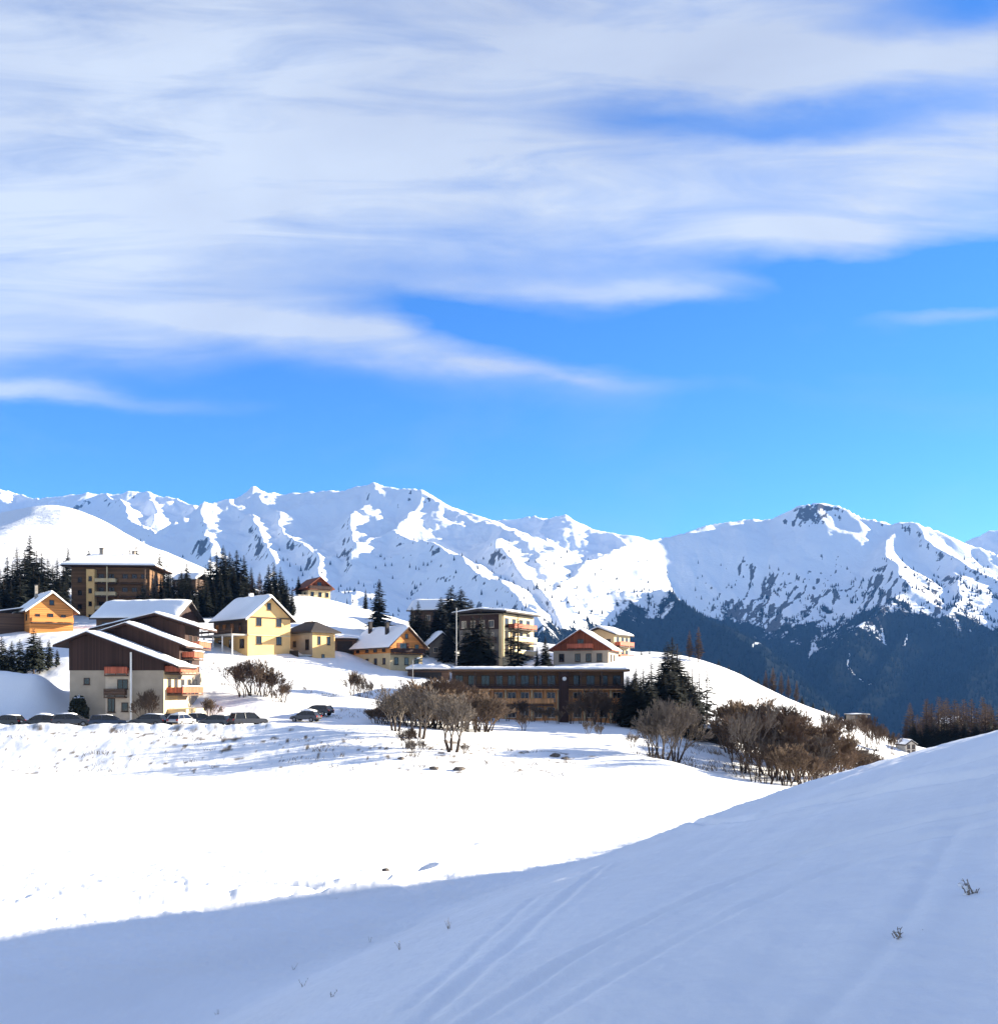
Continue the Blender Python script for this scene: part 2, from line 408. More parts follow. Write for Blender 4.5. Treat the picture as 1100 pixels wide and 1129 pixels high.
# slope for the rock mask
dzr = np.gradient(MZ, axis=0) / np.gradient(MY, axis=0)
dzc = np.gradient(MZ, axis=1) / np.gradient(MX, axis=1)
slope = np.hypot(dzr, dzc)
dome_part = (DD < 1650)
rn = NZ.fbm(MX / 90, MY / 90, 4); rb = NZ2.fbm(MX / 600, MY / 600, 3)
peak = np.exp(-(((MX / MY * F + CX) - 905) / 38) ** 2) * sstep(780, 900, MZ) * (DD > 4900)
gul = NZ2.ridged((MX - 0.75 * MY) / 62 + .4 * NZ.fbm(MX / 150, MY / 150, 2), (MX + MY) / 520, 3, .55) - 1.0
east = sstep(600, 700, MX / MY * F + CX)
low = sstep(700, 420, MZ) * sstep(150, 260, MZ) * east * sstep(760, 830, MX / MY * F + CX)
rock = sstep(1.22, 1.62, slope + 0.34 * gul + 0.30 * NZ.fbm(MX / 20, MY / 32, 3) + 0.18 * rb + 0.75 * peak + (0.50 + 0.60 * gul) * low - 0.16 * east * (1 - low))
rock = np.where(dome_part, 0, rock)
tl = 235 + 150 * rb + 120 * rn + 40 * NZ2.fbm(MX / 40, MY / 40, 2)                                         # tree line
wooded = np.exp(-(np.maximum(0, 3900 - DD) / 2000) ** 2)
eastern = sstep(600, 690, MX / MY * F + CX)
tl = tl + 120 * eastern * (1 - sstep(4000, 4300, DD)) - 120 * (1 - eastern)
forest = sstep(110, -80, MZ - tl) * (DD > 1700)
gully = sstep(.955, .99, NZ.ridged(MX / 330 + .5 * NZ2(MX / 300, MY / 300), MY / 1300 + 5, 1)) * sstep(-.25, .1, NZ2.fbm(MX / 420 + 2, MY / 420, 2))
forest = forest * (1 - gully)
mm, nt, b = new_mat('mountain_ground')
a1 = nt.nodes.new('ShaderNodeAttribute'); a1.attribute_name = 'rock'
a2 = nt.nodes.new('ShaderNodeAttribute'); a2.attribute_name = 'forest'
geo = nt.nodes.new('ShaderNodeNewGeometry')
n1 = nt.nodes.new('ShaderNodeTexNoise'); n1.inputs['Scale'].default_value = 1 / 17; n1.inputs['Detail'].default_value = 8; n1.inputs['Roughness'].default_value = .65
nt.links.new(geo.outputs['Position'], n1.inputs['Vector'])
def thresh(att, lo, hi, w):
    s = nt.nodes.new('ShaderNodeMath'); s.operation = 'MULTIPLY_ADD'
    nt.links.new(n1.outputs[0], s.inputs[0]); s.inputs[1].default_value = w
    nt.links.new(att.outputs['Fac'], s.inputs[2])
    r = nt.nodes.new('ShaderNodeMapRange'); r.inputs['From Min'].default_value = lo; r.inputs['From Max'].default_value = hi
    nt.links.new(s.outputs[0], r.inputs[0]); return r
r1 = thresh(a1, 1.52, 1.72, 1.9); r2 = thresh(a2, 1.25, 1.5, 1.7)
x1 = nt.nodes.new('ShaderNodeMix'); x1.data_type = 'RGBA'
nt.links.new(r1.outputs[0], x1.inputs['Factor']); x1.inputs['A'].default_value = (.84, .85, .87, 1); x1.inputs['B'].default_value = (.10, .09, .085, 1)
x2 = nt.nodes.new('ShaderNodeMix'); x2.data_type = 'RGBA'
nt.links.new(r2.outputs[0], x2.inputs['Factor']); nt.links.new(x1.outputs['Result'], x2.inputs['A']); x2.inputs['B'].default_value = (.013, .016, .015, 1)
nt.links.new(x2.outputs['Result'], b.inputs['Base Color']); b.inputs['Roughness'].default_value = .9; b.inputs['Specular IOR Level'].default_value = 0
bp = nt.nodes.new('ShaderNodeBump'); bp.inputs['Strength'].default_value = .5; bp.inputs['Distance'].default_value = 9
nt.links.new(n1.outputs[0], bp.inputs['Height']); nt.links.new(bp.outputs[0], b.inputs['Normal'])
m_o = grid_mesh('mountains', MX, MY, MZ, mm, {'rock': rock, 'forest': forest})
tag(m_o, 'snow covered mountain range with wooded lower slopes', 'mountains', kind='structure')

# conifer woods on the far flanks: too many to count
rng = np.random.RandomState(5)
def far_woods(n_try):
    iu = rng.randint(60, 820, n_try); ir = rng.randint(0, len(ds) - 1, n_try)
    keep_p = (ds[ir] / 5000) ** 2
    fo = forest[ir, iu]; z = MZ[ir, iu]; D = DD[ir, iu]
    sparse = (0.12 + .9 * low[ir, iu] * (gul[ir, iu] > -.05)) * sstep(760, 330, z + 90 * rb[ir, iu]) * (rn[ir, iu] > 0.15)
    p = np.maximum(fo, sparse) * (D > 2300) * (D < 6400) * sstep(-330, -200, z)
    k = rng.rand(n_try) < p * keep_p
    return ir[k], iu[k]
ir, iu = far_woods(420000)
print('far trees', len(ir))
if len(ir) > 60000: ir, iu = ir[:60000], iu[:60000]
n = len(ir)
jx = (rng.rand(n) - .5) * 9; jy = (rng.rand(n) - .5) * 24
bx, by, bz = MX[ir, iu] + jx, MY[ir, iu] + jy, MZ[ir, iu] - 3
hh = 12 + 14 * rng.rand(n) ** 1.3; rr = 2.4 + 2.4 * rng.rand(n)
k5 = np.arange(5) * 2 * np.pi / 5
V = np.zeros((n, 6, 3), np.float32)
V[:, :5, 0] = bx[:, None] + rr[:, None] * np.cos(k5); V[:, :5, 1] = by[:, None] + rr[:, None] * np.sin(k5); V[:, :5, 2] = bz[:, None]
V[:, 5] = np.stack([bx, by, bz + hh], 1)
off = (np.arange(n) * 6)[:, None, None]
tri = np.array([[i, (i + 1) % 5, 5] for i in range(5)])[None] + off
me = bpy.data.meshes.new('far_forest')
me.vertices.add(n * 6); me.vertices.foreach_set('co', V.ravel())
tri = tri.reshape(-1, 3).astype(np.int32)
me.loops.add(tri.size); me.loops.foreach_set('vertex_index', tri.ravel())
me.polygons.add(len(tri)); me.polygons.foreach_set('loop_start', (np.arange(len(tri)) * 3).astype(np.int32)); me.polygons.foreach_set('loop_total', np.full(len(tri), 3, np.int32))
me.update(calc_edges=True)
M['far_tree'] = mat('far_conifer', (.007, .010, .009), 1.0, .4, .02, spec=0.0)
me.materials.append(M['far_tree'])
fo = bpy.data.objects.new('far_forest', me); COL.objects.link(fo)
tag(fo, 'dark conifer woods covering the lower flanks of the distant mountains', 'forest', kind='stuff')
# ------------------------------------------------------------------ mesh builder and buildings
class MB:
    def __init__(s): s.v = []; s.f = []
    def add(s, vs, fs):
        o = len(s.v); s.v += [tuple(p) for p in vs]; s.f += [tuple(i + o for i in f) for f in fs]; return s
    def box(s, x0, x1, y0, y1, z0, z1):
        v = [(x, y, z) for x in (x0, x1) for y in (y0, y1) for z in (z0, z1)]
        return s.add(v, [(0, 1, 3, 2), (4, 6, 7, 5), (0, 4, 5, 1), (2, 3, 7, 6), (0, 2, 6, 4), (1, 5, 7, 3)])
    def prism(s, poly, y0, y1):
        """cross-section in x,z pushed along y"""
        n = len(poly)
        v = [(x, y0, z) for x, z in poly] + [(x, y1, z) for x, z in poly]
        return s.add(v, [tuple(range(n)), tuple(range(2 * n - 1, n - 1, -1))] + [(i, i + n, (i + 1) % n + n, (i + 1) % n) for i in range(n)])
    def tube(s, a, b, r0, r1=None, n=6, cap=True):
        a = Vector(a); b = Vector(b); r1 = r0 if r1 is None else r1
        d = (b - a)
        if d.length < 1e-6: return s
        d.normalize(); u = d.orthogonal().normalized(); w = d.cross(u)
        v = [a + (u * math.cos(2 * math.pi * i / n) + w * math.sin(2 * math.pi * i / n)) * r0 for i in range(n)] + \
            [b + (u * math.cos(2 * math.pi * i / n) + w * math.sin(2 * math.pi * i / n)) * r1 for i in range(n)]
        f = [(i, (i + 1) % n, (i + 1) % n + n, i + n) for i in range(n)]
        if cap: f += [tuple(range(n - 1, -1, -1)), tuple(range(n, 2 * n))]
        return s.add(v, f)
    def build(s, name, material, parent=None, smooth=False, loc=None):
        me = bpy.data.meshes.new(name); me.from_pydata(s.v, [], s.f); me.update()
        import bmesh
        bm = bmesh.new(); bm.from_mesh(me); bmesh.ops.recalc_face_normals(bm, faces=bm.faces); bm.to_mesh(me); bm.free()
        if smooth: me.polygons.foreach_set('use_smooth', [True] * len(me.polygons))
        me.materials.append(material)
        o = bpy.data.objects.new(name, me); COL.objects.link(o)
        if parent: o.parent = parent
        if loc: o.location = loc
        return o

class Face:
    """a wall plane: u runs along it, o points outward, z up"""
    def __init__(s, ox, oy, ux, uy, nx, ny): s.a = (ox, oy, ux, uy, nx, ny)
    def box(s, mb, u0, u1, o0, o1, z0, z1):
        ox, oy, ux, uy, nx, ny = s.a
        v = [(ox + ux * u + nx * o, oy + uy * u + ny * o, z) for u in (u0, u1) for o in (o0, o1) for z in (z0, z1)]
        return mb.add(v, [(0, 1, 3, 2), (4, 6, 7, 5), (0, 4, 5, 1), (2, 3, 7, 6), (0, 2, 6, 4), (1, 5, 7, 3)])

M['brown'] = planks('dark_brown_timber', (.045, .022, .017), .18, 'H')
M['brown2'] = planks('weathered_timber', (.10, .060, .040), .18, 'Z')
M['orange'] = planks('honey_timber', (.62, .25, .07), .2, 'Z')
M['redwood'] = planks('red_timber', (.20, .055, .025), .18, 'H')
M['rail_red'] = planks('red_railing_timber', (.42, .11, .06), .14, 'H', .35)
M['umber'] = planks('umber_shingles', (.17, .09, .045), .22, 'Z')
M['amber'] = planks('amber_timber', (.62, .30, .12), .2, 'H')
M['render'] = mat('beige_render', (.36, .30, .23), .9, .12, .6, bump=.2)
M['yellow'] = mat('yellow_plaster', (.74, .46, .19), .9, .08, .7, bump=.15)
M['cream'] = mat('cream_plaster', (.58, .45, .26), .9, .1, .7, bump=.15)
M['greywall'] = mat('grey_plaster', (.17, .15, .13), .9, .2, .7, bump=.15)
M['stone'] = mat('stone_base', (.30, .26, .22), .95, .35, 3, bump=.5)
M['tile'] = mat('dark_roof_tile', (.035, .028, .027), .8, .3, 3, bump=.4)
M['glass'] = mat('window_glass', (.012, .014, .018), .12, .3, .7, spec=.6)
M['wframe'] = mat('pale_window_frame', (.55, .45, .34), .6, .1)
M['dframe'] = mat('dark_window_frame', (.06, .032, .02), .6, .1)
M['white'] = mat('white_paint', (.78, .76, .72), .6, .06)
M['metal'] = mat('grey_metal', (.25, .25, .26), .45, .15, metallic=.6)
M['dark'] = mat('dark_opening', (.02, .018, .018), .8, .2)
M['concrete'] = mat('concrete', (.40, .37, .33), .9, .15, 1.2)

def window(root, face, u, z, w=1.1, h=1.3, fm='wframe', shutters=None, bars=1):
    m = MB(); t = .09
    face.box(m, u - w / 2, u - w / 2 + t, .012, .07, z, z + h); face.box(m, u + w / 2 - t, u + w / 2, .012, .07, z, z + h)
    face.box(m, u - w / 2 + t, u + w / 2 - t, .012, .07, z, z + t); face.box(m, u - w / 2 + t, u + w / 2 - t, .012, .07, z + h - t, z + h)
    for i in range(bars):
        c = u - w / 2 + w * (i + 1) / (bars + 1); face.box(m, c - .03, c + .03, .012, .062, z + t, z + h - t)
    o = m.build('window', M[fm], root)
    p = MB(); face.box(p, u - w / 2 + t, u + w / 2 - t, .008, .03, z + t, z + h - t); p.build('pane', M['glass'], o)
    si = MB(); face.box(si, u - w / 2 - .08, u + w / 2 + .08, .015, .16, z - .07, z - .004); si.build('sill', M[fm], o)
    if shutters:
        for sgn in (-1, 1):
            s = MB(); c = u + sgn * (w / 2 + .28); face.box(s, c - .25, c + .25, .015, .07, z, z + h); s.build('shutter', M[shutters], o)
    return o

def door(root, face, u, z, w=1.0, h=2.1, m='dframe'):
    d = MB(); face.box(d, u - w / 2, u + w / 2, .012, .07, z, z + h); o = d.build('door', M[m], root)
    k = MB(); face.box(k, u + w / 2 - .2, u + w / 2 - .1, .072, .13, z + 1.0, z + 1.1); k.build('handle', M['metal'], o)
    return o

def balcony(root, face, u0, u1, z, dep=1.4, rail='rail_red', snow=False, gap=False):
    s = MB(); face.box(s, u0, u1, .01, dep, z - .2, z); o = s.build('balcony', M['brown2'], root)
    r = MB()
    face.box(r, u0, u1, dep - .08, dep, z + .18, z + .95); face.box(r, u0, u1, dep - .12, dep + .05, z + .97, z + 1.06)
    for a in (u0, u1 - .08): face.box(r, a, a + .08, .02, dep - .085, z + .18, z + .95)
    n = max(2, int((u1 - u0) / 1.6))
    for i in range(n + 1):
        c = u0 + .05 + (u1 - u0 - .1) * i / n; face.box(r, c - .05, c + .05, dep - .13, dep - .081, z + .002, z + .96)
    r.build('railing', M[rail], o)
    if snow:
        q = MB(); face.box(q, u0, u1, dep - .16, dep + .09, z + 1.062, z + 1.2); q.build('railing_snow', M['roof_snow'], o)
    return o

def place(name, label, cat, px, py, d, rz=0, group=None):
    r = empty(name, P3(px, py, d), R(rz)); tag(r, label, cat, group); return r

def snow_slab(poly_pts, y0, y1, parent, th=.28, seed=1):
    """snow lying on a run of roof planes given as x,z points, lumpy on top and soft at the rims"""
    rr = random.Random(seed)
    pts = []
    for (a, b) in zip(poly_pts[:-1], poly_pts[1:]):
        n = max(2, int(math.hypot(b[0] - a[0], b[1] - a[1]) / .7))
        for i in range(n): pts.append((a[0] + (b[0] - a[0]) * i / n, a[1] + (b[1] - a[1]) * i / n))
    pts.append(poly_pts[-1]); ny = max(4, int((y1 - y0) / .8))
    v = []; nx = len(pts)
    for j in range(ny + 1):
        y = y0 + (y1 - y0) * j / ny
        for i, (x, z) in enumerate(pts):
            e = min(1, min(i, nx - 1 - i, j, ny - j) / 1.2)
            v.append((x, y, z + .01 + th * (.35 + .65 * e) * (.8 + .4 * rr.random())))
    nb = len(v)
    for j in range(ny + 1):
        y = y0 + (y1 - y0) * j / ny
        for (x, z) in pts: v.append((x, y, z + .006))
    f = []
    for j in range(ny):
        for i in range(nx - 1):
            a = j * nx + i; f.append((a, a + 1, a + nx + 1, a + nx)); b = a + nb; f.append((b, b + nx, b + nx + 1, b + 1))
    for i in range(nx - 1):
        f.append((i, i + nb, i + 1 + nb, i + 1)); a = ny * nx + i; f.append((a, a + 1, a + 1 + nb, a + nb))
    for j in range(ny):
        a = j * nx; f.append((a, a + nx, a + nx + nb, a + nb)); a = j * nx + nx - 1; f.append((a, a + nb, a + nx + nb, a + nx))
    m = MB(); m.add(v, f); return m.build('roof_snow', M['roof_snow'], parent, smooth=True)

def gable_roof(root, xl, zl, xp, zp, xr, zr, y0, y1, material='tile', th=.24, snow=.28, fascia=None, seed=1):
    m = MB(); m.prism([(xl, zl), (xp, zp), (xr, zr), (xr, zr - th), (xp, zp - th), (xl, zl - th)], y0, y1)
    o = m.build('roof', M[material], root)
    if snow: snow_slab([(xl + .06, zl), (xp, zp), (xr - .06, zr)], y0 + .06, y1 - .06, o, snow, seed)
    if fascia:
        q = MB(); q.prism([(xl, zl + .03), (xp, zp + .03), (xr, zr + .03), (xr, zr - th - .06), (xp, zp - th - .1), (xl, zl - th - .06)], y0 - .06, y0 - .004); q.build('fascia', M[fascia], o)
    return o

def house(root, W, L, He, Hp, lower, upper=None, split=None, ov=.8, roof='tile', snow=.28, fascia=None, below=3, seed=1):
    p = (Hp - He) / (W / 2); t = .26
    if upper:
        MB().box(-W / 2, W / 2, 0, L, -below, split).build('wall', M[lower], root)
        MB().prism([(-W / 2 - .06, split + .003), (W / 2 + .06, split + .003), (W / 2 + .06, He - t), (0, Hp - t), (-W / 2 - .06, He - t)], -.06, L + .06).build('upper_wall', M[upper], root)
    else:
        MB().prism([(-W / 2, -below), (W / 2, -below), (W / 2, He - t), (0, Hp - t), (-W / 2, He - t)], 0, L).build('wall', M[lower], root)
    gable_roof(root, -W / 2 - ov, He - p * ov, 0, Hp, W / 2 + ov, He - p * ov, -ov, L + ov * .6, roof, .24, snow, fascia, seed)
    return {'front': Face(0, 0, 1, 0, 0, -1), 'right': Face(W / 2, 0, 0, 1, 1, 0), 'left': Face(-W / 2, 0, 0, 1, -1, 0), 'back': Face(0, L, 1, 0, 0, 1),
            'ufront': Face(0, -.06, 1, 0, 0, -1), 'uright': Face(W / 2 + .06, 0, 0, 1, 1, 0), 'uleft': Face(-W / 2 - .06, 0, 0, 1, -1, 0)}

def chimney(root, x, y, z0, z1, w=.6, m='stone'):
    c = MB(); c.box(x - w / 2, x + w / 2, y - w / 2, y + w / 2, z0, z1); o = c.build('chimney', M[m], root)
    k = MB(); k.box(x - w / 2 - .08, x + w / 2 + .08, y - w / 2 - .08, y + w / 2 + .08, z1 + .003, z1 + .14); k.build('cap', M['tile'], o)

# --- stepped apartment chalet beside the car park
r = place('apartment_chalet', 'large stepped chalet with three snowy gable roofs and dark timber top, beside the parked cars', 'chalet', 128, 793, 133)
fr, rt = Face(0, 0, 1, 0, 0, -1), Face(6.3, 0, 0, 1, 1, 0)
MB().box(-6.2, 6.3, 0, 18, -2, 6.5).build('wall', M['render'], r)
MB().box(6.304, 6.34, .0, 5.8, -2, 6.4).build('side_wall', M['cream'], r)  # paler slab puts the sunlit look of this side into its colour
MB().prism([(-6.26, 6.504), (6.36, 6.504), (6.36, 7.6), (-3.6, 11.3), (-6.26, 10.3)], -.06, 6).build('upper_wall', M['brown'], r)
MB().prism([(-6.2, 6.504), (6.5, 6.504), (6.5, 10.2), (-.7, 12.9), (-6.2, 11.2)], 6.004, 12).build('upper_wall', M['brown'], r)
MB().prism([(-6.2, 6.504), (5.4, 6.504), (5.4, 13.3), (1.3, 14.6), (-6.2, 13.0)], 12.004, 19).build('upper_wall', M['brown'], r)
gable_roof(r, -8.0, 9.85, -3.6, 11.6, 8.7, 7.0, -1.1, 6.9, 'brown', .26, .34, None, 1)
gable_roof(r, -7.4, 11.0, -.7, 13.2, 7.8, 9.98, 4.9, 13, 'brown', .26, .34, None, 2)
gable_roof(r, -8.2, 12.7, 1.3, 15.0, 7.9, 12.9, 10.9, 19.8, 'brown', .26, .34, None, 3)
window(r, fr, -3.9, 4.6, .8, .9, 'dframe', bars=0)
# entrance recess: stair bay with railings and two doors
MB().box(-1.4, 2.2, -.05, -.004, -1, 6.3).build('entrance_panel', M['wframe'], r)
ent = Face(0, -.05, 1, 0, 0, -1)
balcony(r, ent, -1.3, 1.5, 3.0, .9, 'brown2'); window(r, ent, .9, 4.0, 1.4, 1.3, 'dframe'); window(r, ent, -.6, .9, 1.0, 1.9, 'dframe'); window(r, ent, 1.2, 1.0, .9, 1.2, 'dframe', bars=0)
balcony(r, ent, -1.3, 1.7, 5.9, .7, 'rail_red')
p = MB(); p.tube((2.25, -.75, -2.5), (2.25, -.75, 8.9), .13, .13, 8); p.build('post', M['white'], r)
for z, a, b in ((3.3, 1.2, 10.5), (6.15, .4, 8.0)):
    balcony(r, rt, a, b, z, 2.2, 'rail_red', True)
balcony(r, Face(6.5, 0, 0, 1, 1, 0), 7.2, 11.8, 8.3, 1.7, 'rail_red', True)
balcony(r, Face(5.4, 0, 0, 1, 1, 0), 12.6, 18.5, 10.0, 1.9, 'rail_red', True)
for y in (2.2, 5, 8, 11, 14): window(r, rt if y > 5.8 else Face(6.34, 0, 0, 1, 1, 0), y, 3.5, 1.3, 1.9, 'dframe')
for y in (2, 4.6): window(r, Face(6.36, 0, 0, 1, 1, 0), y, 6.55, 1.1, .9, 'dframe', bars=0)
for y in (9, 11): window(r, Face(6.5, 0, 0, 1, 1, 0), y, 7.6, 1.3, 1.8, 'dframe')
for y in (14.5, 17): window(r, Face(5.4, 0, 0, 1, 1, 0), y, 10.2, 1.3, 1.8, 'dframe')
MB().box(6.36, 8.9, 1.4, 9.5, -2, 1.3).build('plinth', M['cream'], r)

# --- honey-coloured chalet far up the slope
r = place('timber_chalet', 'small honey timber chalet with a white edged gable, in front of the dark spruces', 'chalet', 57, 693, 200, 38)
f = house(r, 8.2, 11, 4.1, 7.4, 'orange', ov=1.0, roof='brown2', snow=.3, fascia='white', seed=4)
balcony(r, f['front'], -3.9, 3.9, 1.1, 1.2, 'orange'); window(r, f['front'], -.2, 1.4, 1.0, 1.6, 'dframe'); window(r, f['front'], -2.6, 1.6, .8, 1.2, 'dframe')
window(r, f['front'], .0, 4.7, .9, 1.0, 'dframe', bars=0); window(r, f['front'], 2.2, 1.4, .9, 1.4, 'dframe')
for y in (2.5, 6, 9): window(r, f['left'], y, 1.6, .9, 1.2, 'dframe')
MB().box(-9.4, -4.15, 4.2, 10.6, -3, 3.0).build('annex', M['brown2'], r)
MB().prism([(-10, 2.9), (-4.2, 4.0), (-4.2, 4.2), (-10, 3.1)], 3.6, 11).build('annex_roof', M['tile'], r)
MB().prism([(-10, 3.11), (-4.3, 4.19), (-4.3, 4.4), (-10, 3.3)], 3.7, 10.9).build('annex_snow', M['roof_snow'], r)
chimney(r, -1.6, 5.5, 5.5, 9.0, .55)

# --- tall brown chalet block at the top of the slope
r = place('chalet_block', 'tall brown shingled chalet block with a broad snowy hip roof and yellow stair bay', 'apartment building', 122, 690, 240, 4)
W, L, H = 18.4, 12, 14.4
MB().box(-W / 2, W / 2, 0, L, -4, H).build('wall', M['umber'], r)
e = 1.9; zr = 17.6; m = MB()
c = [(-W / 2 - e, -e, H), (W / 2 + e, -e, H), (W / 2 + e, L + e, H), (-W / 2 - e, L + e, H), (-W / 2 + 3, L / 2, zr), (W / 2 - 5, L / 2, zr)]
m.add(c + [(x, y, z - .3) for x, y, z in c[:4]], [(0, 1, 5, 4), (1, 2, 5), (2, 3, 4, 5), (3, 0, 4), (0, 6, 7, 1), (1, 7, 8, 2), (2, 8, 9, 3), (3, 9, 6, 0), (6, 9, 8, 7)])
ro = m.build('roof', M['brown'], r)
m = MB(); m.add([(x * .995, y, z + .02) for x, y, z in c] + [(x * .985, y * .985 + .05, z + .42) for x, y, z in c], [(6, 7, 11, 10), (7, 8, 11), (8, 9, 10, 11), (9, 6, 10), (0, 6, 10, 4), (0, 1, 7, 6), (1, 2, 8, 7), (2, 3, 9, 8), (3, 0, 6, 9), (0, 4, 5, 1), (1, 5, 2), (2, 5, 4, 3), (3, 4, 0)]); m.build('roof_snow', M['roof_snow'], ro)
ft = Face(0, 0, 1, 0, 0, -1)
MB().box(-5.2, -3.3, -1.6, -.004, -3, 13.4).build('stair_bay', M['yellow'], r)
sb = Face(0, -1.6, 1, 0, 0, -1)
for z in (1.5, 4.6, 7.7, 10.6): window(r, sb, -4.25, z, .8, 1.1, 'dframe', bars=0)
for z in (3.6, 7.0, 10.2):
    balcony(r, ft, -3.2, 1.6, z, 1.7, 'cream'); balcony(r, ft, 2.3, 8.6, z, 1.3, 'umber')
    for u in (-2.2, .2, 3.4, 5.6, 7.8): window(r, ft, u, z + .25, 1.3, 2.0, 'dframe')
for z in (4.0, 7.3, 10.4): window(r, ft, -7.2, z, 1.0, 1.2, 'dframe')
p = MB(); p.tube((-.3, -1.85, -3), (-.3, -1.85, 14), .16, .16, 6); p.build('post', M['cream'], r)
p = MB(); p.tube((8.5, -1.5, -3), (8.5, -1.5, 14), .14, .14, 6); p.build('post', M['brown2'], r)
for y in (3, 6.5, 9.8):
    for z in (4, 7.3, 10.4): window(r, Face(W / 2, 0, 0, 1, 1, 0), y, z, 1.1, 1.4, 'dframe')
chimney(r, -4, L / 2, 16.5, 19.4, .9); chimney(r, 3.4, L / 2 + 1, 16.3, 18.9, .7)

# --- long snow-roofed house behind the stepped chalet
r = place('long_house', 'low house almost hidden under a wide white roof, behind the stepped chalet', 'house', 150, 697, 178, -8)
# ridge along x: built with the gable axis turned
MB().box(-7.6, 7.6, 0, 9, -3, 2.6).build('wall', M['brown2'], r)
sub = MB(); sub.add([(-8.4, -1, 2.5), (8.4, -1, 2.5), (8.4, 4.5, 5.8), (-8.4, 4.5, 5.8), (8.4, 10, 2.5), (-8.4, 10, 2.5), (-8.4, -1, 2.25), (8.4, -1, 2.25), (8.4, 4.5, 5.5), (-8.4, 4.5, 5.5), (8.4, 10, 2.25), (-8.4, 10, 2.25)],
  [(0, 1, 2, 3), (3, 2, 4, 5), (6, 9, 8, 7), (9, 11, 10, 8), (0, 6, 7, 1), (5, 4, 10, 11), (0, 3, 9, 6), (3, 5, 11, 9), (1, 7, 8, 2), (2, 8, 10, 4)])
ro = sub.build('roof', M['tile'], r)
sn = snow_slab([(-1 + .05, 2.5), (4.5, 5.8), (9.95, 2.5)], -8.3, 8.3, ro, .4, 6); sn.rotation_euler = (0, 0, R(90))
MB().prism([(.1, 2.604), (8.9, 2.604), (4.5, 5.3)], -7.6, 7.6).build('gable_wall', M['brown'], r).rotation_euler = (0, 0, R(90))
for u in (-6, -3.4, -1): window(r, Face(0, 0, 1, 0, 0, -1), u, .7, 1.1, 1.2, 'dframe')
for y in (3, 6): window(r, Face(7.6, 0, 0, 1, 1, 0), y, .7, 1.1, 1.2, 'dframe')

# --- yellow house with terrace
r = place('yellow_house', 'tall yellow gabled house with a snowy roof and a long side terrace', 'house', 297, 718, 185, 44)
f = house(r, 9.0, 12.5, 6.5, 10.3, 'yellow', ov=.9, roof='tile', snow=.3, fascia='white', below=4, seed=8)
for z in (1.2, 4.6):
    for u in (-2.2, 2.0): window(r, f['front'], u, z, 1.1, 1.5, 'dframe', None)
window(r, f['front'], -.1, 7.6, .8, 1.3, 'dframe', bars=0)
MB().box(-4.4, 4.4, -.14, -.004, 2.75, 2.98).build('band', M['cream'], r); MB().box(-4.4, 4.4, -.14, -.004, 6.05, 6.25).build('band', M['brown2'], r)
MB().box(-4.62, -4.504, 0, 12.5, 3.1, 6.1).build('side_cladding', M['brown2'], r)
MB().box(-7.6, -4.504, .2, 13.5, 2.7, 3.0).build('terrace', M['concrete'], r)
lf = Face(-4.62, 0, 0, 1, -1, 0)
for y in (2.4, 5.4, 8.4, 11): window(r, lf, y, 3.5, 1.3, 1.7, 'dframe')
te = MB()
for y in (.4, 4, 7.5, 11, 13.3): te.tube((-7.4, y, -4), (-7.4, y, 2.69), .14, .14, 6)
tp = te.build('terrace_frame', M['white'], r)
for y in (2, 6, 10): window(r, Face(-4.5, 0, 0, 1, -1, 0), y, .5, 1.6, 1.7, 'dframe')
rl = MB(); rl.box(-7.58, -7.5, .3, 13.4, 3.35, 3.75); rl.box(-7.58, -7.5, .3, 13.4, 3.9, 4.0)
for y in (.4, 3, 6, 9, 11.5, 13.3): rl.box(-7.6, -7.48, y - .05, y + .05, 3.002, 4.0)
rl.build('terrace_railing', M['brown2'], r)
chimney(r, 1.4, 9, 8, 11.4, .7, 'white')

# --- small house with hip roof
r = place('hip_roofed_house', 'small pale yellow house with a dark bare hip roof, next to the tall yellow house', 'house', 357, 722, 190, 46)
W, L, H = 5.2, 8.6, 4.4
MB().box(-W / 2, W / 2, 0, L, -4, H).build('wall', M['yellow'], r)
MB().box(-W / 2 - .05, -W / 2 - .004, 0, L, -.2, H - .1).build('side_wall', M['render'], r)  # beige over the yellow wall paints this side as shaded
e = .9; m = MB(); c = [(-W / 2 - e, -e, H), (W / 2 + e, -e, H), (W / 2 + e, L + e, H), (-W / 2 - e, L + e, H), (0, 2.6, 6.5), (0, L - 2.6, 6.5)]
m.add(c + [(x, y, z - .25) for x, y, z in c[:4]], [(0, 1, 4), (1, 2, 5, 4), (2, 3, 5), (3, 0, 4, 5), (0, 6, 7, 1), (1, 7, 8, 2), (2, 8, 9, 3), (3, 9, 6, 0), (6, 9, 8, 7)]); ro = m.build('roof', M['tile'], r)
m = MB(); m.box(-.5, .5, 2.7, L - 2.7, 6.45, 6.62); m.build('ridge_snow', M['roof_snow'], ro)
ft = Face(0, 0, 1, 0, 0, -1); lf = Face(-W / 2 - .05, 0, 0, 1, -1, 0)
for u in (-1.1, 1.1): window(r, ft, u, 1.9, .7, 1.6, 'dframe', bars=0)
window(r, ft, -.2, -.9, .7, 1.0, 'dframe', bars=0)
window(r, lf, 1.6, .9, 1.2, 2.0, 'dframe'); window(r, lf, 5.8, 1.6, 1.0, 1.1, 'dframe')
MB().box(-W / 2 - 3, -W / 2 - .06, .2, L, -.3, -.05).build('terrace', M['concrete'], r)
MB().box(-W / 2 - 3.1, -W / 2 - 3.0, .2, L, -3.2, .7).build('terrace_wall', M['dark'], r)

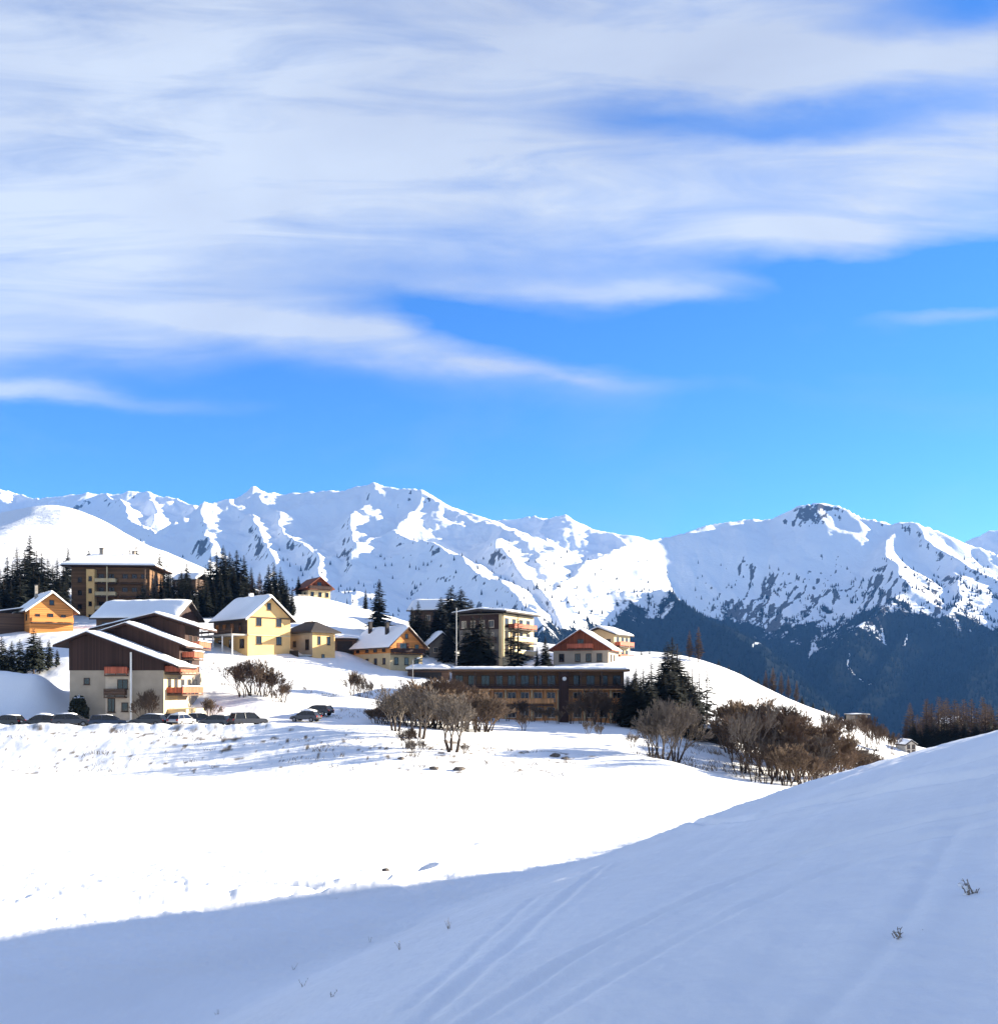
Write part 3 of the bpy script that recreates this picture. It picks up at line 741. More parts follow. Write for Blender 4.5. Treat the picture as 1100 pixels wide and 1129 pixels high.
# --- orange gabled house
r = place('gabled_house', 'house with bright orange timber gable, white ground floor and snow covered roof', 'house', 448, 736, 193, 40)
f = house(r, 7.6, 14, 4.6, 7.9, 'cream', 'orange', 2.7, ov=1.0, roof='brown2', snow=.34, seed=9)
balcony(r, f['ufront'], -3.7, 3.7, 2.6, 1.2, 'brown'); window(r, f['ufront'], -.8, 2.9, 1.6, 1.8, 'dframe', 'redwood'); window(r, f['ufront'], 2.4, 3.0, .9, 1.5, 'dframe')
window(r, f['ufront'], 0, 5.6, .7, .9, 'dframe', bars=0)
for u in (-2.4, 0, 2.4): window(r, f['front'], u, .5, 1.0, 1.4, 'dframe', bars=0)
for y in (2, 5, 8, 11.4): window(r, f['uleft'], y, 3.0, 1.2, 1.2, 'dframe'); window(r, f['left'], y, .6, 1.0, 1.2, 'dframe', bars=0)
chimney(r, -1.8, 4, 6.0, 8.7, .6, 'tile'); chimney(r, -1.2, 11, 6.6, 9.2, .6, 'tile')

# --- house with white roof seen between the spruces
r = place('snow_roofed_house', 'brown house under a thick white roof, between two dark spruces', 'house', 472, 690, 240, -12)
MB().box(-4.4, 4.4, 0, 8, -3, 3.9).build('wall', M['brown2'], r)
m = MB(); m.prism([(-1, 3.7), (4, 6.4), (9, 3.7), (9, 3.45), (4, 6.15), (-1, 3.45)], -5.2, 5.2); ro = m.build('roof', M['tile'], r); ro.rotation_euler = (0, 0, R(90))
snow_slab([(-.95, 3.7), (4, 6.4), (8.95, 3.7)], -5.1, 5.1, ro, .4, 11)
MB().prism([(.1, 3.904), (7.9, 3.904), (4, 6.0)], -4.4, 4.4).build('gable_wall', M['brown'], r).rotation_euler = (0, 0, R(90))
for u in (-2.8, 0, 2.8): window(r, Face(0, 0, 1, 0, 0, -1), u, 1.3, 1.1, 1.3, 'wframe')

# --- flat-eaved apartment house behind the spruces
r = place('apartment_house', 'four storey apartment house with dark overhanging roof and a red top balcony, behind spruces', 'apartment building', 555, 738, 205, -29)
W, L, H = 10.6, 13.5, 11.6
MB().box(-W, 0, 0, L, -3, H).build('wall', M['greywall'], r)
MB().box(.004, .06, 0, L, -3, H - .1).build('side_wall', M['cream'], r)  # cream against the grey front: sunlit side painted into the wall colour
MB().prism([(-W - 1.2, H), (-W / 2, H + .5), (1.4, H), (1.4, H + .35), (-W / 2, H + .95), (-W - 1.2, H + .35)], -1.4, L + 1).build('roof', M['tile'], r)
snow_slab([(-W - 1.1, H + .35), (-W / 2, H + .95), (1.3, H + .35)], -1.3, L + .9, r, .4, 12)
ft = Face(0, 0, 1, 0, 0, -1); rt = Face(.06, 0, 0, 1, 1, 0)
MB().box(-W + .1, -1.0, -.08, -.004, 8.3, H - .2).build('attic_shade_panel', M['brown'], r)  # dark brown panel paints in the shade of the upper recess
for z in (.6, 3.4, 6.2, 8.7):
    for u in (-9.4, -7.2, -5, -2.8): window(r, ft if z < 8 else Face(0, -.08, 1, 0, 0, -1), u, z, 1.2, 1.5, 'wframe')
MB().box(-.9, -.1, -.3, -.004, -3, H - .3).build('pilaster', M['cream'], r)
for z, m_ in ((2.9, 'cream'), (5.7, 'cream'), (8.5, 'rail_red')):
    balcony(r, rt, 2.0, 12.2, z, 1.5, m_, m_ == 'cream')
    for y in (1.2, 4.4, 7.6, 10.8): window(r, rt, y, z + .2, 1.5, 1.9, 'dframe')
for z in (2.9, 5.7): balcony(r, ft, -8.8, -1.6, z, 1.2, 'brown2')

# --- red timber house
r = place('timber_gable_house', 'house with broad red brown timber gable over a stone ground floor, right of the long brown building roof', 'house', 640, 735, 200, -16)
r['label'] = 'house with broad red brown timber gable over beige ground floor and snow on its roof'
f = house(r, 11.2, 12, 3.9, 7.4, 'render', 'redwood', 3.2, ov=.9, roof='redwood', snow=.36, seed=14)
for u in (-3.9, -.6, 1.6, 3.8): window(r, f['front'], u, 1.0, 1.1, 1.6, 'dframe')
window(r, f['ufront'], 0, 4.1, 1.3, 1.4, 'dframe'); balcony(r, f['ufront'], -2.6, 2.6, 3.5, .9, 'rail_red')
for y in (3, 7): window(r, f['right'], y, 1.0, 1.1, 1.5, 'dframe')
# --- white house just behind it
r = place('white_balcony_house', 'pale house with red balconies facing the sun, directly behind the red timber gable', 'house', 677, 735, 216, -32)
MB().box(-7.5, 0, 0, 8, -3, 7.3).build('wall', M['cream'], r)
MB().prism([(-8.2, 7.0), (-3.7, 8.6), (.8, 7.0), (.8, 6.76), (-3.7, 8.36), (-8.2, 6.76)], -.8, 8.7).build('roof', M['tile'], r)
MB().prism([(-7.4, 7.304), (-.1, 7.304), (-3.7, 8.2)], .0, 8).build('gable_wall', M['cream'], r)
snow_slab([(-8.1, 7.0), (-3.7, 8.6), (.7, 7.0)], -.7, 8.6, r, .45, 15)
rt = Face(0, 0, 0, 1, 1, 0)
for z in (1.6, 4.4):
    balcony(r, rt, .3, 7.6, z, 1.3, 'rail_red')
    for y in (1.8, 4.2, 6.4): window(r, rt, y, z + .2, 1.2, 1.9, 'dframe')
for u in (-6, -3.6, -1.4): window(r, Face(0, 0, 1, 0, 0, -1), u, 4.6, 1.1, 1.4, 'dframe')

# --- long flat-roofed building
r = place('long_building', 'long flat roofed brown building with amber wooden bays under a thin snow edge', 'building', 593, 794, 167, 1)
W2 = 14.4
MB().box(-W2, W2, 0, 10, -3, 5.0).build('wall', M['amber'], r)
MB().box(-W2, W2, .004, 10, 5.004, 8.1).build('upper_wall', M['umber'], r)  # darker than the lower wall, painting in the shade under the roof overhang
MB().box(-W2 - .6, W2 + .8, -1.7, 10.6, 8.104, 8.45).build('roof', M['umber'], r)
snow_slab([(-W2 - .5, 8.45), (W2 + .7, 8.45)], -1.6, 10.5, r, .5, 16)
ft = Face(0, 0, 1, 0, 0, -1)
MB().box(-W2, W2, -1.3, -.01, 5.02, 5.2).build('gallery_floor', M['amber'], r)
g = MB(); g.box(-W2, W2, -1.3, -1.22, 5.35, 5.75); g.box(-W2, W2, -1.34, -1.18, 5.9, 6.0); g.build('gallery_railing', M['brown'], r)
for i in range(9):
    x = -W2 + .3 + i * (2 * W2 - .6) / 8
    p = MB(); p.box(x - .14, x + .14, -1.28, -1.05, 5.204, 8.1); p.build('post', M['brown2'], r)
for i in range(13):
    u = -13.2 + i * 2.2
    if i != 8: window(r, Face(0, .004, 1, 0, 0, -1), u, 5.7, 1.4, 1.8, 'dframe')
for i in range(13):
    u = -13.2 + i * 2.2
    if 3 < u < 5: continue
    window(r, ft, u, .4, 1.4, 1.7, 'wframe'); window(r, ft, u, 3.05, 1.4, 1.6, 'wframe')
    q = MB(); ft.box(q, u + 1.0, u + 1.3, .01, .5, -3, 5.015); q.build('pilaster', M['cream'] if i % 2 else M['amber'], r)
balcony(r, ft, -9.0, 2.6, 2.6, 1.1, 'amber'); balcony(r, ft, 5.6, 14.0, 2.6, 1.1, 'orange')
MB().box(3.4, 5.0, -1.5, -.012, -3, 8.09).build('dark_gap_box', M['brown'], r)  # dark box whose colour stands in for the shade in a gap
b = MB(); b.tube((4.3, -1.75, 6.9), (4.3, -1.502, 6.9), .3, .36, 10); b.build('wall_lamp', M['white'], r)
for y in (2, 5, 8): window(r, Face(W2, 0, 0, 1, 1, 0), y, 1.2, 1.2, 1.5, 'wframe'); window(r, Face(W2, 0, 0, 1, 1, 0), y, 5.5, 1.2, 1.5, 'wframe')

# --- hilltop house
r = place('hilltop_house', 'cream house with dark reddish roof standing alone on the snowy crest', 'house', 352, 661, 266, 34)
f = house(r, 6.4, 8, 3.6, 6.0, 'cream', 'redwood', 2.3, ov=.9, roof='redwood', snow=0, seed=17)
for u in (-2, 0.2, 2.2): window(r, f['front'], u, .7, .9, 1.2, 'dframe', bars=0)
balcony(r, f['ufront'], -3.2, 3.2, 2.5, 1.0, 'brown'); window(r, f['ufront'], 0, 3.2, 1.2, 1.4, 'dframe')
for y in (2, 5): window(r, f['left'], y, .7, 1.0, 1.2, 'dframe', bars=0)
MB().box(-6.6, -3.6, -1.5, 4, -3, .9).build('terrace_wall', M['stone'], r)
# --- roof glimpsed above the spruces
r = place('small_white_roofed_house', 'small house of which only the white roof shows above the dark spruces', 'house', 203, 649, 272, -15)
MB().box(-3.6, 3.6, 0, 6, -3, 2.6).build('wall', M['brown2'], r)
ro = MB().prism([(-.7, 2.4), (3, 4.3), (6.7, 2.4), (6.7, 2.2), (3, 4.1), (-.7, 2.2)], -4.2, 4.2).build('roof', M['tile'], r); ro.rotation_euler = (0, 0, R(90))
snow_slab([(-.65, 2.4), (3, 4.3), (6.65, 2.4)], -4.1, 4.1, ro, .35, 18)
for u in (-2, 1): window(r, Face(0, 0, 1, 0, 0, -1), u, .8, 1, 1.1, 'wframe')
# --- outbuildings
def shed(name, label, px, py, d, rz, W, L, H, wall, snow=.35, cat='shed', openw=0):
    r = place(name, label, cat, px, py, d, rz)
    MB().box(-W / 2, W / 2, 0, L, -2.5, H).build('wall', M[wall], r)
    ro = MB().box(-W / 2 - .4, W / 2 + .4, -.5, L + .4, H + .004, H + .22).build('roof', M['tile'], r)
    if snow: snow_slab([(-W / 2 - .36, H + .22), (0, H + .3), (W / 2 + .36, H + .22)], -.46, L + .36, ro, snow, int(px))
    f = Face(0, 0, 1, 0, 0, -1)
    if openw: q = MB(); f.box(q, -openw / 2, openw / 2, .01, .06, -.4, H - .35); q.build('door', M['dark'], r)  # flat dark panel painted as the shaded inside of an opening
    else:
        window(r, f, -W * .22, H * .35, .8, .9, 'dframe'); door(r, f, W * .22, -.1)
    return r
shed('garage', 'low dark garage with snow heaped on its flat roof, beside the hip roofed house', 380, 719, 200, 10, 4.6, 4, 2.5, 'brown2', .6, 'garage', 3.0)
shed('wide_garage', 'wide low garage with dark opening and white roof at the end of the long building', 472, 746, 186, 0, 7.6, 5, 1.1, 'brown2', .9, 'garage', 5)
r = place('bluish_cottage', 'little grey cottage with thick snow roof, behind the orange gabled house', 'cottage', 487, 724, 216, 20)
f = house(r, 5.6, 6, 2.8, 5.2, 'greywall', ov=.7, snow=.45, seed=21)
for u in (-1.4, 1.2): window(r, f['front'], u, .8, 1, 1.2, 'wframe')
window(r, f['left'], 3, .8, 1, 1.2, 'wframe')
shed('crest_hut', 'little pale grey green hut on the bare snow crest', 948, 796, 228, 8, 3.6, 3, 1.5, 'greywall', .15, 'hut', 0)
r = place('white_cabin', 'tiny white cabin with dark windows at the foot of the sunlit crest', 'cabin', 1004, 833, 212, 15)
f = house(r, 2.6, 3.4, 2.5, 3.3, 'concrete', ov=.3, snow=.2, below=2, seed=23)
for z in (.2, 1.4):
    for u in (-.6, .6): window(r, f['front'], u, z, .7, .9, 'dframe', bars=0)
window(r, f['right'], 1.7, 1.0, .8, 1, 'dframe')
shed('gully_shed', 'dark shed half buried in the shaded gully below the evergreens', 785, 817, 148, -6, 5.6, 4, 1.5, 'brown', .5, 'shed', 4.6)
r = place('valley_house', 'far small house with snowy roof among the brown larches', 'house', 1056, 806, 325, 20)
f = house(r, 5, 6, 2.6, 4.4, 'cream', ov=.6, snow=.4, seed=25); window(r, f['front'], 0, .9, 1.0, 1.2, 'dframe')

# poles
def pole(name, label, px, py, d, h, rad, arm=0, m='metal'):
    x = (px - CX) / F * d; z = gz(x, d)
    r = empty(name, (x, d, z)); tag(r, label, 'pole')
    p = MB(); p.tube((0, 0, -.6), (0, 0, h), rad, rad * .7, 8); p.build('shaft', M[m], r)
    if arm:
        a = MB(); a.tube((0, 0, h - .1), (arm, -.2, h + .25), .05, .04, 6); a.build('arm', M[m], r)
        l = MB(); l.tube((arm * .8, -.2, h + .18), (arm * 1.35, -.25, h + .3), .14, .1, 8); l.build('lamp_head', M['white'], r)
    else:
        c = MB(); c.tube((0, 0, h + .002), (0, 0, h + .15), rad * 1.1, rad * .6, 8); c.build('cap', M[m], r)
    return r
pole('mast', 'tall slim grey mast in front of the apartment house', 503, 745, 188, 13.4, .12)
pole('lamp_post', 'thin dark lamp post at the bend of the snowy lane', 455, 770, 160, 7.4, .07, .9, 'metal')
# ------------------------------------------------------------------ trees
M['bark'] = mat('dark_bark', (.055, .040, .032), .95, .3, 3, (1, 1, .3))
M['twig'] = mat('bare_twigs', (.10, .068, .048), .95, .35, .5)
M['twig_copper'] = mat('copper_twigs', (.165, .112, .074), .95, .3, .5)
M['twig_grey'] = mat('grey_twigs', (.14, .115, .095), .95, .3, .5)
M['larch'] = mat('bare_larch_twigs', (.17, .095, .055), .95, .35, .3)
M['needle'] = mat('spruce_needles', (.007, .011, .007), .9, .5, .45)
M['needle_blue'] = mat('bluish_needles', (.014, .021, .026), .9, .45, .45)
M['bush_green'] = mat('dark_leaves', (.018, .022, .014), .9, .5, .8)

def raw_mesh(name, v, f, material, smooth=False):
    me = bpy.data.meshes.new(name); me.from_pydata(v, [], f); me.update(); me.materials.append(material)
    return me

def spruce_proto(seed, H=12.0, Rm=2.5, clear=.06, gap=.0, mat_='needle', power=.85, droop=.42, wid=.62, nb=13):
    rr = random.Random(seed)
    t = MB(); t.tube((0, 0, -1.0), (0, 0, H * .55), .20, .11, 7); t.tube((0, 0, H * .55), (.03, 0, H * .985), .11, .02, 6)
    v, f = [], []
    def spray(a, d, L, w, dr):
        """a flat drooping frond"""
        s = Vector((-d.y, d.x, 0)); s.normalize()
        p1 = a + d * L * .45 + Vector((0, 0, -dr * L * .25)); p2 = a + d * L + Vector((0, 0, -dr * L * .9 + .04))
        o = len(v)
        v.extend([a[:], (p1 + s * w * L * .5 + Vector((0, 0, -.05 * L)))[:], p2[:], (p1 - s * w * L * .5 + Vector((0, 0, -.05 * L)))[:], (p1 + Vector((0, 0, .04 * L)))[:]])
        f.extend([(o, o + 1, o + 4), (o + 1, o + 2, o + 4), (o + 2, o + 3, o + 4), (o + 3, o, o + 4)])
    z = H * clear
    while z < H * .985:
        q = (z - H * clear) / (H * (1 - clear))
        Rz = Rm * ((1 - q) ** power) * (.8 + .35 * rr.random()) * min(1, .55 + 3 * q) + .10
        n = max(4, int(nb * (1 - .5 * q)))
        ph = rr.random() * 6.28
        for i in range(n):
            if rr.random() < gap: continue
            a = ph + 6.283 * i / n + rr.uniform(-.25, .25); L = Rz * rr.uniform(.65, 1.18)
            d = Vector((math.cos(a), math.sin(a), 0)); b = Vector((0, 0, z + rr.uniform(-.1, .1)))
            dr = droop * rr.uniform(.5, 1.5) - .35 * q
            spray(b, d, L, wid, dr)
            for k in range(4):
                tt = rr.uniform(.3, .85); e = b + d * L * tt + Vector((0, 0, -dr * L * tt * .6))
                aa = a + rr.choice((-1, 1)) * rr.uniform(.5, 1.0)
                spray(e, Vector((math.cos(aa), math.sin(aa), 0)), L * rr.uniform(.3, .5), .6, dr + .2)
        z += max(.13, .34 * (1 - .55 * q)) * rr.uniform(.8, 1.2)
    tm = raw_mesh('trunk', t.v, t.f, M['bark']); cm = raw_mesh('crown', v, f, M[mat_])
    return (tm, cm, H)

def bare_proto(seed, H=8.0, stems=1, spread=.5, mat_='twig', depth=6, ratio=.74, r0=.14, first=.26, fan=3):
    rr = random.Random(seed); tv = MB(); cv = MB()
    def grow(p, d, L, r, lvl):
        steps = 2
        q = p
        for s in range(steps):
            d2 = (d + Vector((rr.uniform(-1, 1), rr.uniform(-1, 1), rr.uniform(-.3, .8))) * .14).normalized()
            e = q + d2 * L / steps
            tgt = tv if lvl <= 1 else cv
            tgt.tube(q, e, r, r * .84, 5 if lvl <= 1 else 3, False)
            q, d, r = e, d2, r * .84
            if lvl >= 2 and rr.random() < .6 and lvl < depth:
                side(q, d, L * .55, r * .6, lvl + 1)
        if lvl >= depth: return
        n = fan if lvl < depth - 1 else fan + 1
        for i in range(n): side(q, d, L * ratio * rr.uniform(.75, 1.15), max(.017, r * .68), lvl + 1)
    def side(q, d, L, r, lvl):
        a = Vector((rr.gauss(0, 1), rr.gauss(0, 1), rr.gauss(0, 1))); a = (a - d * a.dot(d)).normalized()
        nd = (d + a * spread * rr.uniform(.5, 1.3) + Vector((0, 0, .12))).normalized()
        grow(q, nd, L, max(r, .017), lvl)
    for s in range(stems):
        a = 6.283 * s / max(1, stems) + rr.random(); lean = 0 if stems == 1 else rr.uniform(.15, .55)
        d = Vector((math.cos(a) * lean, math.sin(a) * lean, 1)).normalized()
        b = Vector((math.cos(a) * .15, math.sin(a) * .15, -.5)) if stems > 1 else Vector((0, 0, -.5))
        grow(b, d, H * first + .5, r0 / math.sqrt(stems) * 1.2, 0 if stems == 1 else 1)
    top = max(p[2] for p in cv.v)
    tm = raw_mesh('trunk', tv.v, tv.f, M['bark']); cm = raw_mesh('branches', cv.v, cv.f, M[mat_])
    return (tm, cm, top)

SPR = [spruce_proto(s, 12, w, c, g) for s, w, c, g in ((1, 2.3, .05, .05), (2, 2.7, .06, .1), (3, 1.9, .04, .05), (4, 2.4, .08, .18))]
SPR_BLUE = [spruce_proto(11, 12, 3.6, .05, .1, 'needle_blue', .7), spruce_proto(12, 12, 3.2, .06, .12, 'needle_blue', .75)]
SPR_GAPPY = [spruce_proto(21, 12, 2.2, .10, .42, 'needle', .8, .35, .5, 8), spruce_proto(22, 12, 1.7, .14, .5, 'needle', .9, .35, .5, 8)]
FIR = [spruce_proto(31, 8, 2.3, .12, .15, 'needle', .65), spruce_proto(32, 8, 2.0, .30, .15, 'needle', .6)]
M['larch'] = mat('bare_larch_twigs', (.105, .066, .046), .95, .35, .3)
LARCH = [spruce_proto(41, 14, 2.4, .10, .15, 'larch', .8, -.1, .10, 12), spruce_proto(42, 14, 2.0, .12, .2, 'larch', .85, -.15, .10, 12)]
BARE = [bare_proto(51, 8, 1, .55, 'twig', 6), bare_proto(52, 8, 1, .62, 'twig', 6), bare_proto(53, 8, 2, .5, 'twig_grey', 6)]
COPPER = [bare_proto(61, 8, 5, .42, 'twig_copper', 6, .72, .15, .13), bare_proto(62, 8, 4, .46, 'twig_copper', 6, .72, .15, .13)]
BANK = [bare_proto(81, 8, 3, .55, 'twig_grey', 6, .75, .22, .13), bare_proto(82, 8, 4, .5, 'twig_grey', 6, .76, .22, .12), bare_proto(83, 8, 3, .6, 'twig_grey', 6, .75, .2, .14)]
SHRUB = [bare_proto(71, 5, 7, .5, 'twig', 5, .74, .12, .14), bare_proto(72, 5, 6, .55, 'twig', 5, .74, .12, .14), bare_proto(73, 5, 6, .5, 'twig_grey', 5, .74, .12, .14)]
for k, P in (('spr', SPR), ('bare', BARE), ('cop', COPPER), ('shrub', SHRUB)): print(k, [len(p[1].polygons) for p in P], [round(p[2], 1) for p in P])

def tree(name, cat, protos, px, top, d, label, group=None, wide=1.0, base=None, sink=.1):
    tm, cm, H = random.choice(protos)
    x = (px - CX) / F * d; z = gz(x, d) if base is None else (HZ - base) / F * d
    h = (HZ - top) / F * d - z
    if h < 1.0: print('short', name, px, top, d, round(h, 2), 'ground py', round(HZ - z / d * F)); h = 1.0
    r = empty(name, (x, d, z - sink), random.random() * 6.28); tag(r, label, cat, group)
    s = h / H; r.scale = (s * wide * random.uniform(.92, 1.08), s * wide, s)
    for nm, me in (('trunk', tm), ('crown', cm)):
        o = bpy.data.objects.new(nm, me); COL.objects.link(o); o.parent = r
    return r

G1 = 'spruces in the dark stand left of the chalet block'
for px, top, d in ((0, 624, 222), (8, 612, 236), (19, 600, 241), (27, 606, 228), (33, 587, 246), (40, 604, 234), (46, 606, 242), (53, 613, 230), (58, 620, 224), (63, 612, 240), (70, 616, 252), (14, 618, 222), (-8, 615, 232), (37, 622, 222), (4, 632, 218), (22, 630, 218), (49, 626, 222), (66, 632, 224), (73, 640, 232), (-4, 640, 215), (12, 640, 215), (43, 634, 216)):
    tree('spruce', 'tree', SPR, px, top, d, 'dark spruce in the dense stand beside the tall brown chalet block', G1, 1.15)
G = 'spruces showing above the chalet block roof'
for px, top, d in ((75, 600, 268), (98, 602, 290), (143, 601, 275), (150, 598, 280), (136, 605, 285)):
    tree('spruce', 'tree', SPR, px, top, d, 'small dark spruce top poking above the snowy hip roof', G, 1.1)
G2 = 'spruces between the chalet block and the yellow house'
for px, top, d in ((165, 612, 262), (176, 607, 262), (160, 622, 248), (179, 630, 236), (188, 625, 246), (197, 634, 232), (170, 640, 230), (187, 642, 224), (206, 640, 230), (213, 641, 226), (219, 632, 236), (226, 624, 241), (210, 650, 215), (195, 650, 214), (166, 648, 222), (173, 652, 221), (181, 650, 220), (190, 655, 216), (203, 652, 218), (216, 646, 222), (222, 640, 226), (229, 640, 224), (158, 640, 229), (152, 650, 229), (200, 626, 252), (184, 618, 258), (206, 618, 262), (193, 642, 240), (201, 638, 244), (210, 636, 240), (186, 634, 246)):
    tree('spruce', 'tree', SPR, px, top, d, 'dark spruce in the belt behind the snow roofed houses', G2, 1.15)
G3 = 'tall spruces behind the yellow house'
for px, top, d in ((232, 612, 250), (239, 603, 251), (246, 600, 252), (253, 607, 252), (261, 605, 250), (269, 611, 250), (277, 624, 246), (242, 622, 240), (258, 626, 238), (235, 634, 232), (296, 621, 240), (302, 619, 239), (309, 624, 238), (316, 638, 235), (322, 646, 230), (237, 646, 226), (245, 640, 230), (251, 636, 232), (265, 632, 234), (272, 640, 232), (281, 642, 230), (288, 646, 230), (299, 640, 230), (306, 646, 228), (312, 634, 238), (249, 612, 246), (257, 616, 245)):
    tree('spruce', 'tree', SPR, px, top, d, 'tall dark spruce standing in the clump behind the yellow house', G3, 1.1)
for px, top, d in ((278, 632, 242), (286, 630, 243), (292, 640, 240)):
    tree('larch', 'tree', LARCH, px, top, d, 'leafless brown larch among the spruces behind the yellow house', 'larches behind the yellow house', 1.1)
for px, top, d in ((329, 634, 268), (335, 641, 272)):
    tree('spruce', 'tree', SPR, px, top, d, 'small spruce beside the house on the crest', 'spruces beside the hilltop house', 1.2)
tree('spruce', 'tree', SPR, 418, 637, 226, 'broad conical spruce standing alone on the snowy slope above the orange gabled house', None, 1.35)
tree('spruce', 'tree', SPR, 403, 648, 262, 'thin pale spruce on the crest above the lone broad spruce', None, .8)
for px, top, d in ((454, 668, 224), (461, 661, 222), (469, 672, 220), (463, 690, 214)):
    tree('spruce', 'tree', SPR, px, top, d, 'dark spruce in front of the brown house with thick white roof', 'spruces by the snow roofed house', 1.25)
for px, top, d in ((486, 657, 228), (497, 646, 231), (508, 648, 233), (519, 660, 236), (491, 675, 222), (481, 672, 224), (500, 664, 224), (512, 668, 226), (494, 690, 214)):
    tree('pine', 'tree', SPR_BLUE, px, top, d, 'broad bluish conifer left of the apartment house', 'bluish conifers beside the apartment house', 1.35)
for px, top, d in ((513, 684, 197), (521, 676, 195), (530, 672, 194), (539, 684, 195)):
    tree('spruce', 'tree', SPR, px, top, d, 'dense dark spruce in front of the apartment house facade', 'dense spruces in front of the apartment house', 1.35)
for px, top, d in ((563, 684, 194), (571, 674, 194)):
    tree('spruce', 'tree', SPR_GAPPY, px, top, d, 'gappy spruce before the sunlit side of the apartment house', 'gappy spruces before the apartment house', 1.4)
for px, top, d in ((592, 712, 193), (601, 700, 194)):
    tree('spruce', 'tree', SPR, px, top, d, 'short spruce between the apartment house and the red timber gable', 'short spruces beside the red timber gable', 1.3)
G4 = 'dark evergreens at the end of the long building'
gr = random.Random(12)
grove = [(741, 701, 168), (736, 706, 163), (746, 708, 166), (733, 713, 166), (749, 722, 165), (726, 729, 168), (718, 726, 166), (709, 733, 168), (700, 739, 168), (757, 738, 163), (692, 748, 169)]
grove += [(gr.uniform(690, 766), gr.uniform(734, 766), gr.uniform(148, 164)) for i in range(36)]
for px, top, d in grove:
    tree('spruce', 'tree', SPR, px, top, d, 'dark evergreen in the grove at the end of the long building', G4, 1.5)
for px, top, d in ((763, 726, 166), (771, 731, 165), (779, 728, 166), (769, 744, 160)):
    tree('spruce', 'tree', SPR_GAPPY, px, top, d, 'thin gappy spruce in front of the sunlit snow crest', 'gappy spruces before the snow crest', 1.1)
for px, top, d in ((760, 694, 226), (770, 690, 226)):
    tree('larch', 'tree', LARCH, px, top, d, 'tall reddish brown larch rising behind the evergreen grove', 'reddish larches behind the evergreen grove', 1.2)
for px, top, d in ((707, 717, 226), (716, 719, 228)):
    tree('spruce', 'tree', SPR, px, top, d, 'tiny young spruce on the snow above the evergreen grove', 'young spruces on the snow', 1.3)
for px, top, d in ((2, 700, 158), (13, 705, 160), (22, 703, 157), (44, 701, 158), (54, 704, 160), (63, 715, 162), (8, 716, 151), (30, 712, 160)):
    tree('fir', 'tree', FIR[:1], px, top, d, 'bushy dark fir in the row above the shaded snow bank', 'firs above the shaded snow bank', .8)
tree('fir', 'tree', FIR[1:], 37, 692, 153, 'taller dark fir with bare lower trunk above the shaded snow bank', None, .85)
# conifers just over the crest and far larches
G5 = 'conifers along the far side of the snow crest'
for i, (px, top) in enumerate(((792, 729), (803, 735), (815, 741), (826, 746), (836, 750), (884, 770), (896, 776), (908, 781), (922, 786), (932, 788), (962, 800), (974, 806), (984, 812), (992, 816))):
    tree('spruce', 'tree', SPR, px, top - 3, 246 + (i % 3) * 5, 'dark conifer tip just beyond the sunlit snow crest', G5, 1.4)
for px, top in ((844, 738), (852, 735), (861, 740), (869, 744), (878, 750)):
    tree('larch', 'tree', LARCH, px, top, 244, 'thin bare larch on the skyline of the snow crest', 'larches on the snow crest', 1.2)
G6 = 'brown larches on the far hillside beyond the near slope'
lr = random.Random(4)
for i in range(36):
    px = 1000 + i * 3.2 + lr.uniform(-3, 3); d = lr.choice((262, 285, 310, 335)); top = 772 + lr.uniform(-6, 22) + (6 if px < 1012 else 0)
    tree('larch', 'tree', LARCH, px, top, d, 'leafless brown larch in the wood beyond the shaded near slope', G6, 1.25)
for i in range(22):
    px = 1006 + i * 4.6 + lr.uniform(-3, 3); tree('spruce', 'tree', SPR, px, 795 + lr.uniform(-5, 8), 258, 'dark conifer among the brown larches beyond the near slope', 'conifers among the far larches', 1.5)

# leafless trees and shrubs
for px, top, d in ((268, 730, 149), (279, 724, 150), (291, 733, 150), (303, 741, 150), (312, 752, 148)):
    tree('shrub', 'shrub', SHRUB, px, top, d, 'bare branching shrub on the snow below the yellow house', 'bare shrubs below the yellow house', 1.1)
for px, top, d in ((388, 738, 160), (397, 741, 160), (405, 748, 159)):
    tree('shrub', 'shrub', SHRUB, px, top, d, 'slender copper shrub on the snow below the orange gabled house', 'slender shrubs below the gabled house', .7)
tree('shrub', 'shrub', SHRUB[:1], 162, 758, 130.5, 'round bare brown shrub against the beige chalet wall', None, .8)
for px, top, d in ((421, 776, 140), (432, 768, 141), (444, 760, 143), (456, 752, 145), (468, 747, 147), (480, 744, 148), (491, 746, 149), (502, 748, 149), (513, 752, 150), (524, 758, 150), (535, 766, 152), (475, 756, 140), (495, 758, 142), (427, 774, 146), (438, 766, 148), (450, 757, 150), (462, 750, 152), (474, 745, 153), (486, 745, 154), (498, 746, 154), (508, 750, 154), (519, 754, 154), (530, 762, 155), (542, 768, 155), (468, 760, 136), (482, 764, 136)):
    tree('bare_tree', 'tree', COPPER, px, top, d, 'copper brown leafless tree in the thicket at the end of the long building', 'copper brown thicket by the long building', .95)
for px, top, d, lb in ((436, 752, 121, 'leafless tree with forked dark trunk at the edge of the snow bank'), (463, 748, 118, 'leafless tree with straight dark trunk on the snow bank edge'), (499, 752, 113, 'bushy leafless tree growing lowest on the snow bank')):
    tree('bare_tree', 'tree', BANK, px, top, d, lb, None, 1.0)
for px, top, d in ((448, 800, 112), (458, 812, 109), (512, 818, 112)):
    tree('shrub', 'shrub', SHRUB, px, top, d, 'low scrubby bush at the foot of the leafless bank trees', 'scrubby bushes below the bank trees', 1.0)
